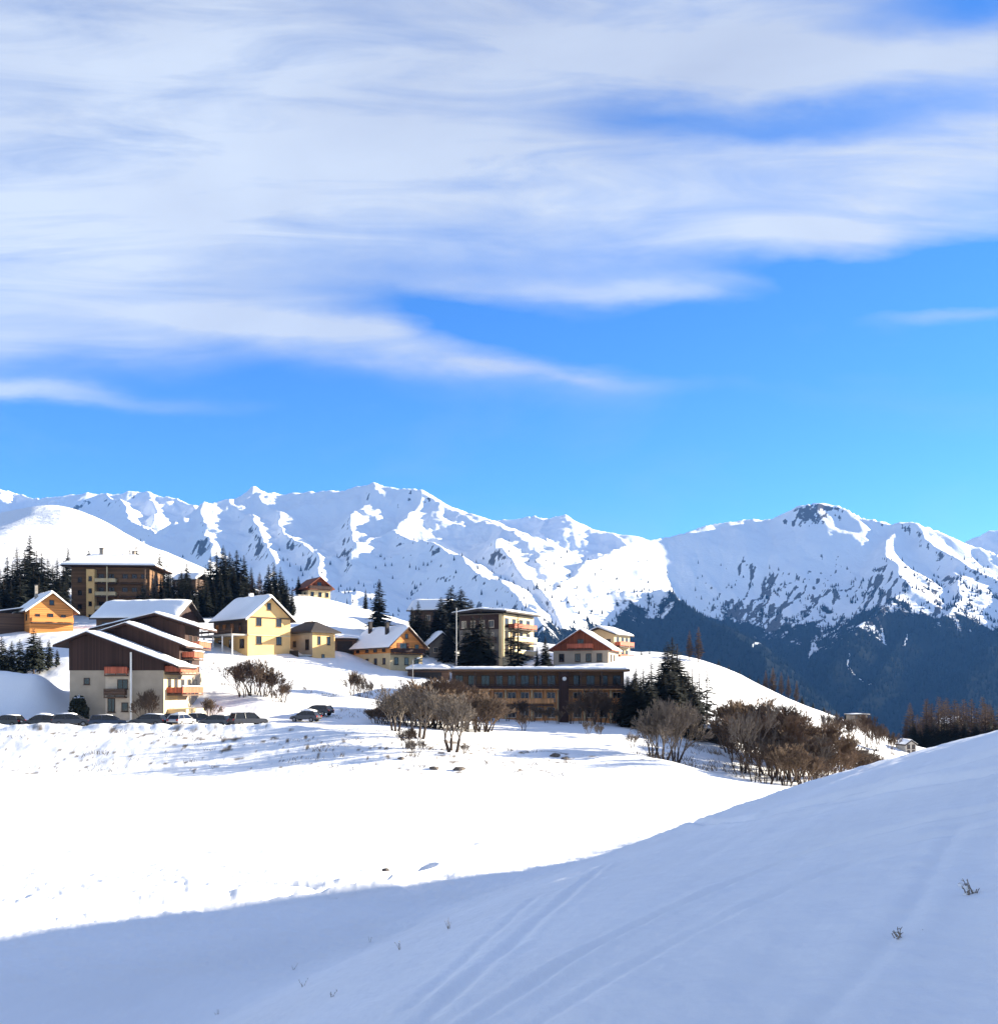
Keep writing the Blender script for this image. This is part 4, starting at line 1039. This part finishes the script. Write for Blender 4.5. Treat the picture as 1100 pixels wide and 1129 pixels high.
for px, top, d in ((548, 768, 156), (560, 774, 157), (573, 770, 158), (588, 774, 158), (602, 778, 158), (630, 772, 158), (642, 764, 156), (653, 756, 156), (664, 764, 157), (676, 772, 158), (686, 776, 158), (615, 780, 157)):
    tree('shrub', 'shrub', COPPER + SHRUB[:2], px, top, d, 'brown leafless shrub in front of the amber bays of the long building', 'shrubs before the long building', .9)
tree('shrub', 'shrub', SHRUB, 577, 786, 141, 'small lone shrub by the lane below the long building', None, .8)
for px, top, d, lb in ((719, 776, 124, 'leafless tree with two dark stems at the gully edge'), (731, 766, 123, 'tallest leafless tree at the gully edge before the evergreens'), (744, 774, 126, 'leaning leafless tree beside the shaded gully')):
    tree('bare_tree', 'tree', BANK, px, top, d, lb, None, .75)
for px, top, d in ((648, 792, 140), (660, 796, 138), (697, 806, 132)):
    tree('shrub', 'shrub', SHRUB[2:], px, top, d, 'thin grey shrub at the top of the snow bank', 'thin grey shrubs on the bank top', .7)
M['twig'].name = 'bare_twigs'
G7 = 'brown leafless shrubs filling the gully'
for px, top, d in ((800, 772, 154), (812, 768, 152), (826, 766, 150), (840, 770, 148), (853, 772, 147), (866, 776, 146), (879, 783, 145), (891, 789, 144), (903, 796, 144), (915, 804, 144), (927, 811, 145), (940, 818, 148), (953, 824, 150), (966, 829, 152),
  (818, 795, 130), (838, 798, 128), (856, 800, 126), (872, 804, 124), (888, 810, 123), (902, 816, 122), (916, 824, 124), (846, 816, 116), (866, 818, 115), (884, 824, 114), (900, 832, 116), (832, 782, 138), (858, 788, 136), (880, 797, 134), (900, 806, 133), (873, 790, 128), (850, 782, 130)):
    tree('shrub', 'shrub', COPPER + SHRUB + BARE[:1], px, top, d, 'brown leafless shrub in the thicket below the sunlit crest', G7, 1.05)
tree('birch', 'tree', BARE[2:], 831, 772, 118, 'slim pale leafless tree at the near corner of the brown thicket', None, .6)
for px, top, d in ((915, 782, 196), (922, 788, 195), (940, 790, 196), (957, 786, 200), (966, 796, 198), (982, 806, 200)):
    tree('shrub', 'shrub', SHRUB, px, top, d, 'sparse twiggy shrub on the sunlit crest slope', 'sparse shrubs on the crest slope', .8)
tree('shrub', 'shrub', SHRUB[:1], 232, 768, 138, 'low twiggy bush on the snow behind the parked cars', None, 1)

G8 = 'low brown brush around the thicket'
for i in range(22):
    px = 408 + i * 6.2; top = 784 - 16 * math.sin(min(1, i / 9) * 1.57) + random.uniform(-6, 4)
    tree('shrub', 'shrub', SHRUB[:2] + COPPER, px, top, random.uniform(132, 142), 'low brown shrub filling the foot of the copper thicket', G8, 1.5)
for px, top, d in ((930, 822, 132), (944, 828, 136), (958, 832, 140), (972, 836, 144), (806, 784, 142)):
    tree('shrub', 'shrub', SHRUB + COPPER[:1], px, top, d, 'brown leafless shrub in the thicket below the sunlit crest', G7, 1.2)
# a clipped evergreen at the corner of the stepped chalet
def bush(name, label, px, py, d, rad, h):
    rr = random.Random(px); v, f = [], []
    for i in range(900):
        a = rr.random() * 6.283; c = rr.random() ** .6; q = rr.random()
        p = Vector((math.cos(a) * rad * c * math.sqrt(max(0, 1 - (q * .95) ** 2.4)), math.sin(a) * rad * c * math.sqrt(max(0, 1 - (q * .95) ** 2.4)), q * h))
        t = Vector((rr.gauss(0, 1), rr.gauss(0, 1), rr.gauss(0, 1))).normalized() * .22; u = t.orthogonal().normalized() * .16
        o = len(v); v += [(p - t)[:], (p + u)[:], (p + t)[:], (p - u)[:]]; f.append((o, o + 1, o + 2, o + 3))
    r = empty(name, P3(px, py, d)); tag(r, label, 'shrub')
    for nm, me in (('crown', raw_mesh('crown', v, f, M['bush_green'])),):
        o = bpy.data.objects.new(nm, me); COL.objects.link(o); o.parent = r
    t = MB(); t.tube((0, 0, -.8), (0, 0, h * .8), .12, .05, 6); t.build('trunk', M['bark'], r)
    s = MB(); n = 8
    s.add([(0, 0, h + .22)] + [(math.cos(6.283 * i / n) * rad * .55, math.sin(6.283 * i / n) * rad * .55, h * .93) for i in range(n)], [(0, i + 1, (i + 1) % n + 1) for i in range(n)]); s.build('snow_cap', M['roof_snow'], r, True)
bush('evergreen_bush', 'dark rounded evergreen bush with a snow cap at the chalet corner', 87, 794, 131, 1.35, 3.1)
# snow hummock left of the chalet lies in its own shade
# ------------------------------------------------------------------ parked cars
def car_paint(name, col):
    m, nt, b = new_mat(name)
    tc = nt.nodes.new('ShaderNodeTexCoord'); n = nt.nodes.new('ShaderNodeTexNoise'); n.inputs['Scale'].default_value = 3; nt.links.new(tc.outputs['Object'], n.inputs['Vector'])
    r = nt.nodes.new('ShaderNodeMapRange'); r.inputs['To Min'].default_value = .8; r.inputs['To Max'].default_value = 1.2; nt.links.new(n.outputs[0], r.inputs[0])
    s = nt.nodes.new('ShaderNodeVectorMath'); s.operation = 'SCALE'; s.inputs[0].default_value = col; nt.links.new(r.outputs[0], s.inputs['Scale'])
    nt.links.new(s.outputs[0], b.inputs['Base Color']); b.inputs['Roughness'].default_value = .35; b.inputs['Coat Weight'].default_value = .5
    return m
M['tyre'] = mat('tyre_rubber', (.02, .02, .02), .9, .2)
M['lamp_glass'] = mat('headlight_glass', (.6, .6, .6), .15, .1)
M['tail'] = mat('tail_light_plastic', (.30, .015, .012), .3, .1)
PAINT = {k: car_paint('car_paint_' + k, c) for k, c in dict(black=(.016, .016, .018), navy=(.02, .025, .045), grey=(.045, .045, .05), silver=(.35, .35, .36), white=(.7, .7, .69), maroon=(.06, .015, .014), blue=(.03, .05, .10)).items()}
SHAPES = {
 'hatch': dict(L=4.0, body=[(-2.0, .38), (-2.02, .72), (-1.86, .92), (-1.5, .97), (1.0, .95), (1.72, .80), (1.98, .62), (1.98, .36)], cab=[(-1.86, .95), (-1.48, 1.44), (-.1, 1.49), (.35, 1.42), (1.06, .96)]),
 'estate': dict(L=4.5, body=[(-2.25, .40), (-2.27, .78), (-2.1, .95), (-1.7, .98), (1.15, .96), (1.95, .82), (2.22, .64), (2.22, .38)], cab=[(-2.12, .95), (-1.8, 1.46), (-.2, 1.51), (.45, 1.43), (1.2, .96)]),
 'suv': dict(L=4.6, body=[(-2.3, .46), (-2.32, .95), (-2.2, 1.08), (-1.8, 1.10), (1.1, 1.08), (2.0, 1.0), (2.28, .8), (2.28, .44)], cab=[(-2.2, 1.08), (-1.98, 1.72), (-.2, 1.77), (.45, 1.70), (1.12, 1.09)]),
 'van': dict(L=4.9, body=[(-2.4, .42), (-2.42, 1.0), (-2.36, 1.12), (-1.8, 1.12), (1.5, 1.10), (2.15, 1.0), (2.42, .75), (2.42, .4)], cab=[(-2.36, 1.12), (-2.3, 1.85), (-.2, 1.92), (.9, 1.85), (1.75, 1.08)]),
}
def taper_prism(poly, half, top_half, z0, z1):
    """cross-section in x,z; half width narrows from z0 to z1"""
    m = MB(); n = len(poly)
    def hw(z): t = min(1, max(0, (z - z0) / (z1 - z0))); return half + (top_half - half) * t
    m.add([(x, -hw(z), z) for x, z in poly] + [(x, hw(z), z) for x, z in poly], [tuple(range(n)), tuple(range(2 * n - 1, n - 1, -1))] + [(i, i + n, (i + 1) % n + n, (i + 1) % n) for i in range(n)])
    return m
def car(label, px, d, rz, shape, paint, snow=.5, group=None, lift=0):
    S = SHAPES[shape]; L = S['L']
    x = (px - CX) / F * d; z = gz(x, d)
    r = empty('parked_car', (x, d, z + lift - .03), R(rz)); tag(r, label, 'van' if shape == 'van' else 'car', group)
    zb = S['cab'][0][1]; zt = max(q[1] for q in S['cab'])
    b = taper_prism(S['body'], .88, .80, .5, 1.1); bo = b.build('body', PAINT[paint], r)
    md = bo.modifiers.new('round', 'BEVEL'); md.width = .06; md.segments = 2; md.limit_method = 'ANGLE'
    cab = [(q[0], q[1] - .05 if q[1] < zb + .1 else q[1] - .06) for q in S['cab']]
    g = taper_prism(cab, .80, .62, zb, zt); g.build('window_glass', M['glass'], r)
    rf = MB(); c = S['cab']
    for s in (-1, 1):
        for (p, q) in zip(c[:-1], c[1:]):
            a = Vector((p[0], s * (.80 if p[1] < zb + .1 else .63), p[1])); e = Vector((q[0], s * (.80 if q[1] < zb + .1 else .63), q[1])); rf.tube(a, e, .055, .055, 5)
        mid = .5 * (c[1][0] + c[3][0]); rf.tube((mid, s * .81, zb), (mid - .05, s * .64, zt - .03), .05, .05, 5)
    rf.add([(c[1][0], -.64, c[1][1]), (c[1][0], .64, c[1][1]), (c[2][0], .64, c[2][1]), (c[2][0], -.64, c[2][1]), (c[3][0], -.64, c[3][1]), (c[3][0], .64, c[3][1])] +
           [(c[1][0], -.64, c[1][1] - .05), (c[1][0], .64, c[1][1] - .05), (c[2][0], .64, c[2][1] - .05), (c[2][0], -.64, c[2][1] - .05), (c[3][0], -.64, c[3][1] - .05), (c[3][0], .64, c[3][1] - .05)],
           [(0, 1, 2, 3), (3, 2, 5, 4), (6, 9, 8, 7), (9, 10, 11, 8), (0, 6, 7, 1), (4, 5, 11, 10), (0, 3, 9, 6), (3, 4, 10, 9), (1, 7, 8, 2), (2, 8, 11, 5)])
    ro = rf.build('roof', PAINT[paint], r)
    if snow: snow_slab([(c[1][0] + .05, c[1][1]), (c[2][0], c[2][1]), (c[3][0] - .03, c[3][1])], -.58, .58, ro, snow * .3, int(px * 7))
    for wx in (-L * .31, L * .32):
        for s in (-1, 1):
            t = MB(); t.tube((wx, s * .68, .33), (wx, s * .905, .33), .33, .33, 14); w_ = t.build('wheel', M['tyre'], r)
            q = MB(); q.tube((wx, s * .906, .33), (wx, s * .925, .33), .2, .17, 10); q.build('rim', M['metal'], w_)
    for s in (-1, 1):
        q = MB(); q.box(L / 2 - .16, L / 2 + .0, s * .64 - .15, s * .64 + .15, zb - .3, zb - .16); q.build('headlight', M['lamp_glass'], r)
        q = MB(); q.box(-L / 2 - .035, -L / 2 + .1, s * .66 - .12, s * .66 + .12, zb - .26, zb - .05); q.build('tail_light', M['tail'], r)
        q = MB(); q.box(c[-1][0] - .22, c[-1][0] - .08, s * .86 - .06, s * .86 + .06, zb + .02, zb + .14); q.build('mirror', PAINT[paint], r)
    bm_ = MB(); bm_.box(L / 2 - .08, L / 2 + .05, -.72, .72, .34, .5); bm_.box(-L / 2 - .06, -L / 2 + .06, -.72, .72, .38, .54); bm_.build('bumper', M['tyre'], r)
    return r
car('black car cut by the picture edge, at the far end of the parked row', 8, 124, 172, 'hatch', 'black', .3)
car('black snow topped hatchback below the shaded snow bank', 44, 124, 188, 'hatch', 'black', .8)
car('dark grey car parked in front of the dark evergreen bush', 80, 124, 10, 'estate', 'grey', .6)
car('dark blue estate car in front of the chalet entrance', 120, 123, 14, 'estate', 'navy', .2)
car('black estate car below the bare shrub at the chalet wall', 164, 123.5, 170, 'estate', 'black', .4)
car('silver car with a snowy roof below the chalet plinth', 200, 124.5, 75, 'hatch', 'silver', .9)
car('low dark grey saloon sloping towards the tall dark off-roader', 238, 124, 166, 'hatch', 'grey', .1)
car('tall black boxy off-roader closing the parked row', 274, 123.5, 40, 'suv', 'black', .1)
car('black car parked behind a grey car on the open snow', 350, 142, 158, 'estate', 'black', .1)
car('grey snow topped car parked in front of the black car on the open snow', 337, 136, 164, 'hatch', 'grey', 1.0)
car('maroon car half hidden under the red chalet balconies', 196, 130.5, 6, 'estate', 'maroon', .1)
car('blackish car parked just beyond the chalet plinth', 222, 131, 20, 'hatch', 'black', .4)

# ------------------------------------------------------------------ stones and dead weeds
M['rock'] = mat('grey_rock', (.12, .10, .085), .95, .4, 2, bump=.6)
M['straw'] = mat('dead_stems', (.26, .22, .18), .95, .3, 3)
def rock(label, px, py, size, group=None):
    x, y = hit(px, py); rr = random.Random(px); m = MB(); v = []
    import bmesh
    bm = bmesh.new(); bmesh.ops.create_icosphere(bm, subdivisions=2, radius=1)
    for q in bm.verts: q.co = Vector((q.co.x * size * 1.3, q.co.y * size, q.co.z * size * .6)) * rr.uniform(.72, 1.15)
    me = bpy.data.meshes.new('rock'); bm.to_mesh(me); bm.free(); me.materials.append(M['rock'])
    o = bpy.data.objects.new('rock', me); COL.objects.link(o); o.location = (x, y, gz(x, y) + size * .2); tag(o, label, 'rock', group)
rock('dark stone lying alone on the bright snow slope below the lane', 612, 834, .5)
rock('smaller stone beside the lone dark stone below the lane', 622, 837, .3)
rock('dark stone at the end of the snow ruts in the basin', 372, 980, .22)
rock('flat stone beside the wheel ruts of the snow basin', 425, 966, .16)
rock('stone on the snow bank below the scrubby bushes', 478, 848, .45)
rock('flat brown stone below the bushy bank tree', 506, 850, .5)
rock('low stone at the foot of the bank below the forked tree', 442, 838, .3)
def weed(label, px, py, h, n, lean=.3, snow=False, group=None):
    x, y = hit(px, py); rr = random.Random(px + 1); s = MB(); tips = []
    for i in range(n):
        a = rr.random() * 6.283; p = Vector((rr.uniform(-.03, .03), rr.uniform(-.03, .03), -.05)); d = Vector((math.cos(a) * lean, math.sin(a) * lean, 1)).normalized()
        L = h * rr.uniform(.5, 1.1)
        for k in range(3):
            q = p + d * L / 3; s.tube(p, q, .008 * (1 - k * .25), .006 * (1 - k * .25), 4, False); p = q
            tips.append(p.copy()); d = (d + Vector((rr.uniform(-.3, .3), rr.uniform(-.3, .3), rr.uniform(-.35, .1)))).normalized()
            for t in range(2):
                e = (d + Vector((rr.uniform(-1, 1), rr.uniform(-1, 1), rr.uniform(-.2, .6)))).normalized(); s.tube(p, p + e * L * .18, .004, .002, 3, False)
    r = empty('dead_weed', (x, y, gz(x, y))); tag(r, label, 'weed', group); s.build('stems', M['straw'], r)
    hd = MB()
    for i in range(5):
        c = rr.choice(tips); q = (.03 + .02 * rr.random()) * h
        hd.add([(c.x + q, c.y, c.z), (c.x - q, c.y, c.z), (c.x, c.y + q, c.z), (c.x, c.y - q, c.z), (c.x, c.y, c.z + q), (c.x, c.y, c.z - q)], [(0, 2, 4), (2, 1, 4), (1, 3, 4), (3, 0, 4), (2, 0, 5), (1, 2, 5), (3, 1, 5), (0, 3, 5)])
    hd.build('seed_heads', M['straw'], r)
    if snow:
        k = MB()
        for i in range(5):
            c = rr.choice(tips); q = .02 + .018 * rr.random()
            k.add([(c.x + q, c.y, c.z), (c.x - q, c.y, c.z), (c.x, c.y + q, c.z), (c.x, c.y - q, c.z), (c.x, c.y, c.z + q * .6), (c.x, c.y, c.z - q * .6)], [(0, 2, 4), (2, 1, 4), (1, 3, 4), (3, 0, 4), (2, 0, 5), (1, 2, 5), (3, 1, 5), (0, 3, 5)])
        k.build('snow_clump', M['roof_snow'], r, True)
weed('dead weed with clumps of snow caught in it on the shaded near slope', 1072, 980, .14, 10, .35, True)
weed('low spreading dead weed on the shaded near slope', 993, 1028, .15, 9, .8)
weed('dry weed stalk where the near slope meets the basin', 495, 1025, .30, 4, .3)
for px, py in ((408, 1040), (441, 1048), (323, 1070), (334, 1092), (365, 1100), (240, 1120)):
    weed('faint dry weed poking from the shaded snow', px, py, .24, 3, .35, False, 'faint weeds in the shaded snow')

# dry grass and clods poking through the snow of bank and village slope: too many to count
def tufts():
    rr = random.Random(9); v, f = [], []
    def tuft(x, y, s, n):
        z = gz(x, y)
        for i in range(n):
            a = rr.random() * 6.283; bx, by = x + rr.gauss(0, .35) * s, y + rr.gauss(0, .3) * s
            h = rr.uniform(.12, .5) * s; lx, ly = math.cos(a) * h * .8, math.sin(a) * h * .8; w_ = .035 * s
            o = len(v); v.extend([(bx - w_, by, z - .1), (bx + w_, by, z - .1), (bx + lx, by + ly, z + h)]); f.append((o, o + 1, o + 2))
    for i in range(330):
        px = rr.uniform(-20, 640); d = rr.uniform(103, 119)
        x = (px - CX) / F * d
        if NZ(np.array([x * .13]), np.array([d * .2]))[0] + rr.uniform(-.3, .3) > .15: tuft(x, d, rr.uniform(.5, 1.3), rr.randint(5, 16))
    for i in range(260):
        px = rr.uniform(215, 480); d = rr.uniform(140, 182); x = (px - CX) / F * d
        if NZ(np.array([x * .1 + 5]), np.array([d * .1]))[0] > .15: tuft(x, d, rr.uniform(.7, 1.7), rr.randint(5, 16))
    for i in range(110):
        px = rr.uniform(700, 840); d = rr.uniform(122, 150); tuft((px - CX) / F * d, d, rr.uniform(.8, 2), rr.randint(6, 16))
    for i in range(70):
        px = rr.uniform(850, 1000); d = rr.uniform(185, 215); tuft((px - CX) / F * d, d, rr.uniform(.6, 1.5), rr.randint(5, 12))
    for i in range(26):
        px = rr.uniform(-10, 470); py = 1018 - px * .09 + rr.gauss(0, 6); x, y = hit(px, py); tuft(x, y, .16, rr.randint(3, 6))
    o = bpy.data.objects.new('dry_grass', raw_mesh('dry_grass', v, f, M['straw'])); COL.objects.link(o)
    tag(o, 'dry grass tufts and clods poking through the snow of the bank and slopes', 'grass', kind='stuff')
tufts()
SKY_TINT = (.72, .80, .94, 1); SKY_SAT = 1.08; SKY_STR = .069; SUN_STR = 5.0; EXPOSURE = 2.2; HAZE = 3.0e-5
CLOUD_A = (1.65, 1.88, 2.4, 1); CLOUD_B = (2.3, 2.58, 3.0, 1)
# ------------------------------------------------------------------ sky with high cirrus, sun, haze, camera
w = bpy.data.worlds.new('World'); SC.world = w; w.use_nodes = True
nt = w.node_tree; bg = nt.nodes['Background']
def N(t, **kw):
    n = nt.nodes.new(t)
    for k, v in kw.items(): setattr(n, k, v)
    return n
def math_(op, a, b=None, c=None, clamp=False):
    n = N('ShaderNodeMath', operation=op); n.use_clamp = clamp
    for i, v in enumerate((a, b, c)):
        if v is None: continue
        if isinstance(v, (int, float)): n.inputs[i].default_value = v
        else: nt.links.new(v, n.inputs[i])
    return n.outputs[0]
sky = N('ShaderNodeTexSky', sky_type='NISHITA')
sky.sun_disc = False
sky.sun_elevation = SUN_EL
sky.sun_rotation = math.pi / 2 - SUN_AZ
sky.altitude = 2600; sky.air_density = 1.0; sky.dust_density = 0.1; sky.ozone_density = 4.5
tc = N('ShaderNodeTexCoord'); sep = N('ShaderNodeSeparateXYZ')
nt.links.new(tc.outputs['Generated'], sep.inputs[0])
X, Y, Z = sep.outputs
az = math_('ARCTAN2', X, Y)
hyp = math_('SQRT', math_('ADD', math_('MULTIPLY', X, X), math_('MULTIPLY', Y, Y)))
el = math_('ARCTAN2', Z, hyp)
# height of a direction over the valley axis: cloud bands run level across the north
lev = math_('ARCTAN2', Z, math_('MAXIMUM', Y, math_('MULTIPLY', hyp, .3)))
# sheet coordinates for the cirrus layer: directions met with a plane overhead
zc = math_('MAXIMUM', Z, 0.05)
cx = math_('DIVIDE', X, zc); cy = math_('DIVIDE', Y, zc)
comb = N('ShaderNodeCombineXYZ')
nt.links.new(az, comb.inputs[0]); nt.links.new(lev, comb.inputs[1])
def noise(vec, scale, detail, rough, stretch=(1, 1, 1), rot=0, dist=0.0, loc=(0, 0, 0)):
    mp = N('ShaderNodeMapping'); mp.inputs['Scale'].default_value = stretch; mp.inputs['Rotation'].default_value = (0, 0, rot); mp.inputs['Location'].default_value = loc
    nt.links.new(vec, mp.inputs['Vector'])
    n = N('ShaderNodeTexNoise'); n.inputs['Scale'].default_value = scale; n.inputs['Detail'].default_value = detail
    n.inputs['Roughness'].default_value = rough; n.inputs['Distortion'].default_value = dist
    nt.links.new(mp.outputs[0], n.inputs['Vector'])
    return n.outputs[0]
AE = comb.outputs[0]
w1 = noise(AE, 3.2, 4, .55, (1, 2.6, 1), R(-3))
w2 = noise(AE, 4.5, 5, .55, (1, 3.0, 1), R(-2), loc=(8, 5, 0))
azw = math_('ADD', az, math_('MULTIPLY', math_('SUBTRACT', w1, .5), .22))
elw = math_('ADD', lev, math_('MULTIPLY', math_('SUBTRACT', w2, .5), .060))
def pix(px, py):
    u, v = (px - CX) / F, (HZ - py) / F
    return math.atan(u), math.atan(v)
def blob(px, py, rx, ry, rot=0.0, p=1.0):
    """soft patch round a direction in the sky, in degrees of sky: returns exp(-(q)^p)"""
    a0, e0 = pix(px, py); c, s = math.cos(R(rot)), math.sin(R(rot))
    da = math_('SUBTRACT', azw, a0); de = math_('SUBTRACT', elw, e0)
    u = math_('ADD', math_('MULTIPLY', da, c / (rx / F)), math_('MULTIPLY', de, s / (rx / F)))
    v = math_('ADD', math_('MULTIPLY', da, -s / (ry / F)), math_('MULTIPLY', de, c / (ry / F)))
    q = math_('ADD', math_('MULTIPLY', u, u), math_('MULTIPLY', v, v))
    if p != 1.0: q = math_('POWER', q, p)
    return math_('EXPONENT', math_('MULTIPLY', q, -1.0))
# the veil thins out above the mountains; its lower edge rises from the west (frame left) to the east
edge = math_('ADD', math_('MULTIPLY', azw, 0.13), pix(550, 345)[1])
veil = N('ShaderNodeMapRange', interpolation_type='SMOOTHSTEP')
nt.links.new(math_('SUBTRACT', elw, edge), veil.inputs[0]); veil.inputs['From Min'].default_value = -0.035; veil.inputs['From Max'].default_value = 0.11
streaky = noise(AE, 8.0, 9, .60, (.5, 3.4, 1), R(2), .9)
soft = noise(AE, 4.5, 7, .58, (.8, 1.9, 1), R(-4), .4, (1, 3, 0))
dens = veil.outputs[0]
def add(d, px, py, rx, ry, k, rot=0, p=1.0): return math_('ADD', d, math_('MULTIPLY', blob(px, py, rx, ry, rot, p), k))
for a in [(905, 122, 225, 20, -.92, 1), (700, 118, 70, 16, -.30, 0), (1035, 2, 110, 24, -1.0, 0), (760, 185, 120, 30, -.22, 0), (985, 303, 190, 24, -.60, 2), (560, 255, 120, 26, -.18, 0),
          (400, 302, 130, 16, -.22, -3), (500, 352, 120, 14, -.45, -7), (600, 312, 240, 14, .30, 0), (850, 255, 180, 30, .28, 0), (1040, 195, 150, 48, .42, 4), (960, 250, 160, 24, .30, 3), (130, 335, 150, 20, .10, 0), (870, 70, 260, 34, .25, 0), (380, 180, 260, 80, .12, 0),
          (420, 383, 190, 20, .75, -9), (560, 405, 130, 8, .55, -4), (60, 372, 190, 24, .42, -3), (730, 322, 125, 12, .62, 1), (40, 430, 130, 10, .80, -4), (1075, 346, 75, 8, .50, 1), (250, 352, 150, 12, .40, -6), (960, 322, 60, 6, .18, 0)]:
    dens = add(dens, *a[:5], rot=a[5])
dens = math_('MULTIPLY', dens, math_('MULTIPLY_ADD', streaky, 1.6, .18), clamp=False)
dens = math_('MULTIPLY_ADD', math_('SUBTRACT', soft, .5), .5, math_('MULTIPLY', dens, .92))
dens = math_('MULTIPLY', math_('MAXIMUM', dens, 0.0), .97, clamp=True)
thin = N('ShaderNodeMapRange', interpolation_type='SMOOTHSTEP'); nt.links.new(el, thin.inputs[0])  # unseen cover above the view thinned to make ambient light darker and bluer
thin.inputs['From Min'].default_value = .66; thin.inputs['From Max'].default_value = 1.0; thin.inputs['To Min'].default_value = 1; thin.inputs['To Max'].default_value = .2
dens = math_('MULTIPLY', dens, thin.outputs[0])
up = N('ShaderNodeMapRange'); nt.links.new(el, up.inputs[0]); up.inputs['From Min'].default_value = 0; up.inputs['From Max'].default_value = .04
dens = math_('MULTIPLY', dens, up.outputs[0])
# clear-sky colour: Nishita, saturated as the phone camera rendered it
tint = N('ShaderNodeMix', data_type='RGBA', blend_type='MULTIPLY'); tint.inputs['Factor'].default_value = 1
nt.links.new(sky.outputs[0], tint.inputs['A']); tint.inputs['B'].default_value = SKY_TINT
hs = N('ShaderNodeHueSaturation'); hs.inputs['Saturation'].default_value = SKY_SAT
nt.links.new(tint.outputs['Result'], hs.inputs['Color'])
cl = N('ShaderNodeMix', data_type='RGBA')
shade = noise(AE, 2.4, 6, .5, (.8, 2.0, 1), R(12), .3, (7, 1, 0))
cr = N('ShaderNodeMapRange'); nt.links.new(shade, cr.inputs[0]); cr.inputs['From Min'].default_value = .35; cr.inputs['From Max'].default_value = .65
nt.links.new(cr.outputs[0], cl.inputs['Factor'])
cl.inputs['A'].default_value = CLOUD_A; cl.inputs['B'].default_value = CLOUD_B
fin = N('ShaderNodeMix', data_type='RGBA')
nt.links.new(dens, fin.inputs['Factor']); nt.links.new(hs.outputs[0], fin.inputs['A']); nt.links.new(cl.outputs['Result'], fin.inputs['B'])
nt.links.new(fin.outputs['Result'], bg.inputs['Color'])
bg.inputs['Strength'].default_value = SKY_STR
w.cycles.sampling_method = 'MANUAL'; w.cycles.sample_map_resolution = 512

sd = bpy.data.lights.new('sun', 'SUN'); sd.energy = SUN_STR; sd.angle = R(.53); sd.color = (1, .90, .72)
so = bpy.data.objects.new('sun', sd); COL.objects.link(so)
d = Vector((math.cos(SUN_EL) * math.cos(SUN_AZ), math.cos(SUN_EL) * math.sin(SUN_AZ), math.sin(SUN_EL)))
so.rotation_euler = d.to_track_quat('Z', 'Y').to_euler()

# the air: one box round everything
def haze_box():
    v = [(x, y, z) for x in (-10500, 10500) for y in (-400, 9200) for z in (-1500, 1560)]
    f = [(0, 1, 3, 2), (4, 6, 7, 5), (0, 4, 5, 1), (2, 3, 7, 6), (0, 2, 6, 4), (1, 5, 7, 3)]
    me = bpy.data.meshes.new('haze'); me.from_pydata(v, [], f)
    m = bpy.data.materials.new('haze'); m.use_nodes = True; t = m.node_tree; t.nodes.clear()
    o = t.nodes.new('ShaderNodeOutputMaterial'); p = t.nodes.new('ShaderNodeVolumePrincipled')
    p.inputs['Color'].default_value = (.13, .38, 1, 1); p.inputs['Density'].default_value = HAZE; p.inputs['Anisotropy'].default_value = 0.0
    t.links.new(p.outputs[0], o.inputs['Volume'])
    me.materials.append(m)
    o = bpy.data.objects.new('haze', me); COL.objects.link(o)
    tag(o, 'thin blue mountain air that veils the far range', 'haze', kind='stuff')
if HAZE > 0: haze_box()

cd = bpy.data.cameras.new('camera'); co = bpy.data.objects.new('camera', cd); COL.objects.link(co)
cd.sensor_fit = 'HORIZONTAL'; cd.sensor_width = 36; cd.lens = 36 * F / 1100
cd.shift_y = (HZ - 1129 / 2) / 1100
cd.clip_start = .1; cd.clip_end = 60000
co.location = (0, 0, 0); co.rotation_euler = (R(90), 0, 0)
SC.camera = co
SC.view_settings.view_transform = 'Standard'; SC.view_settings.look = 'None'; SC.view_settings.gamma = 1; SC.view_settings.exposure = EXPOSURE
SC.render.engine = 'CYCLES'
cy_ = SC.cycles
cy_.max_bounces = 5; cy_.diffuse_bounces = 3; cy_.glossy_bounces = 2; cy_.transmission_bounces = 2; cy_.transparent_max_bounces = 6; cy_.volume_bounces = 0
cy_.use_denoising = True; cy_.use_adaptive_sampling = False; cy_.caustics_reflective = False; cy_.caustics_refractive = False
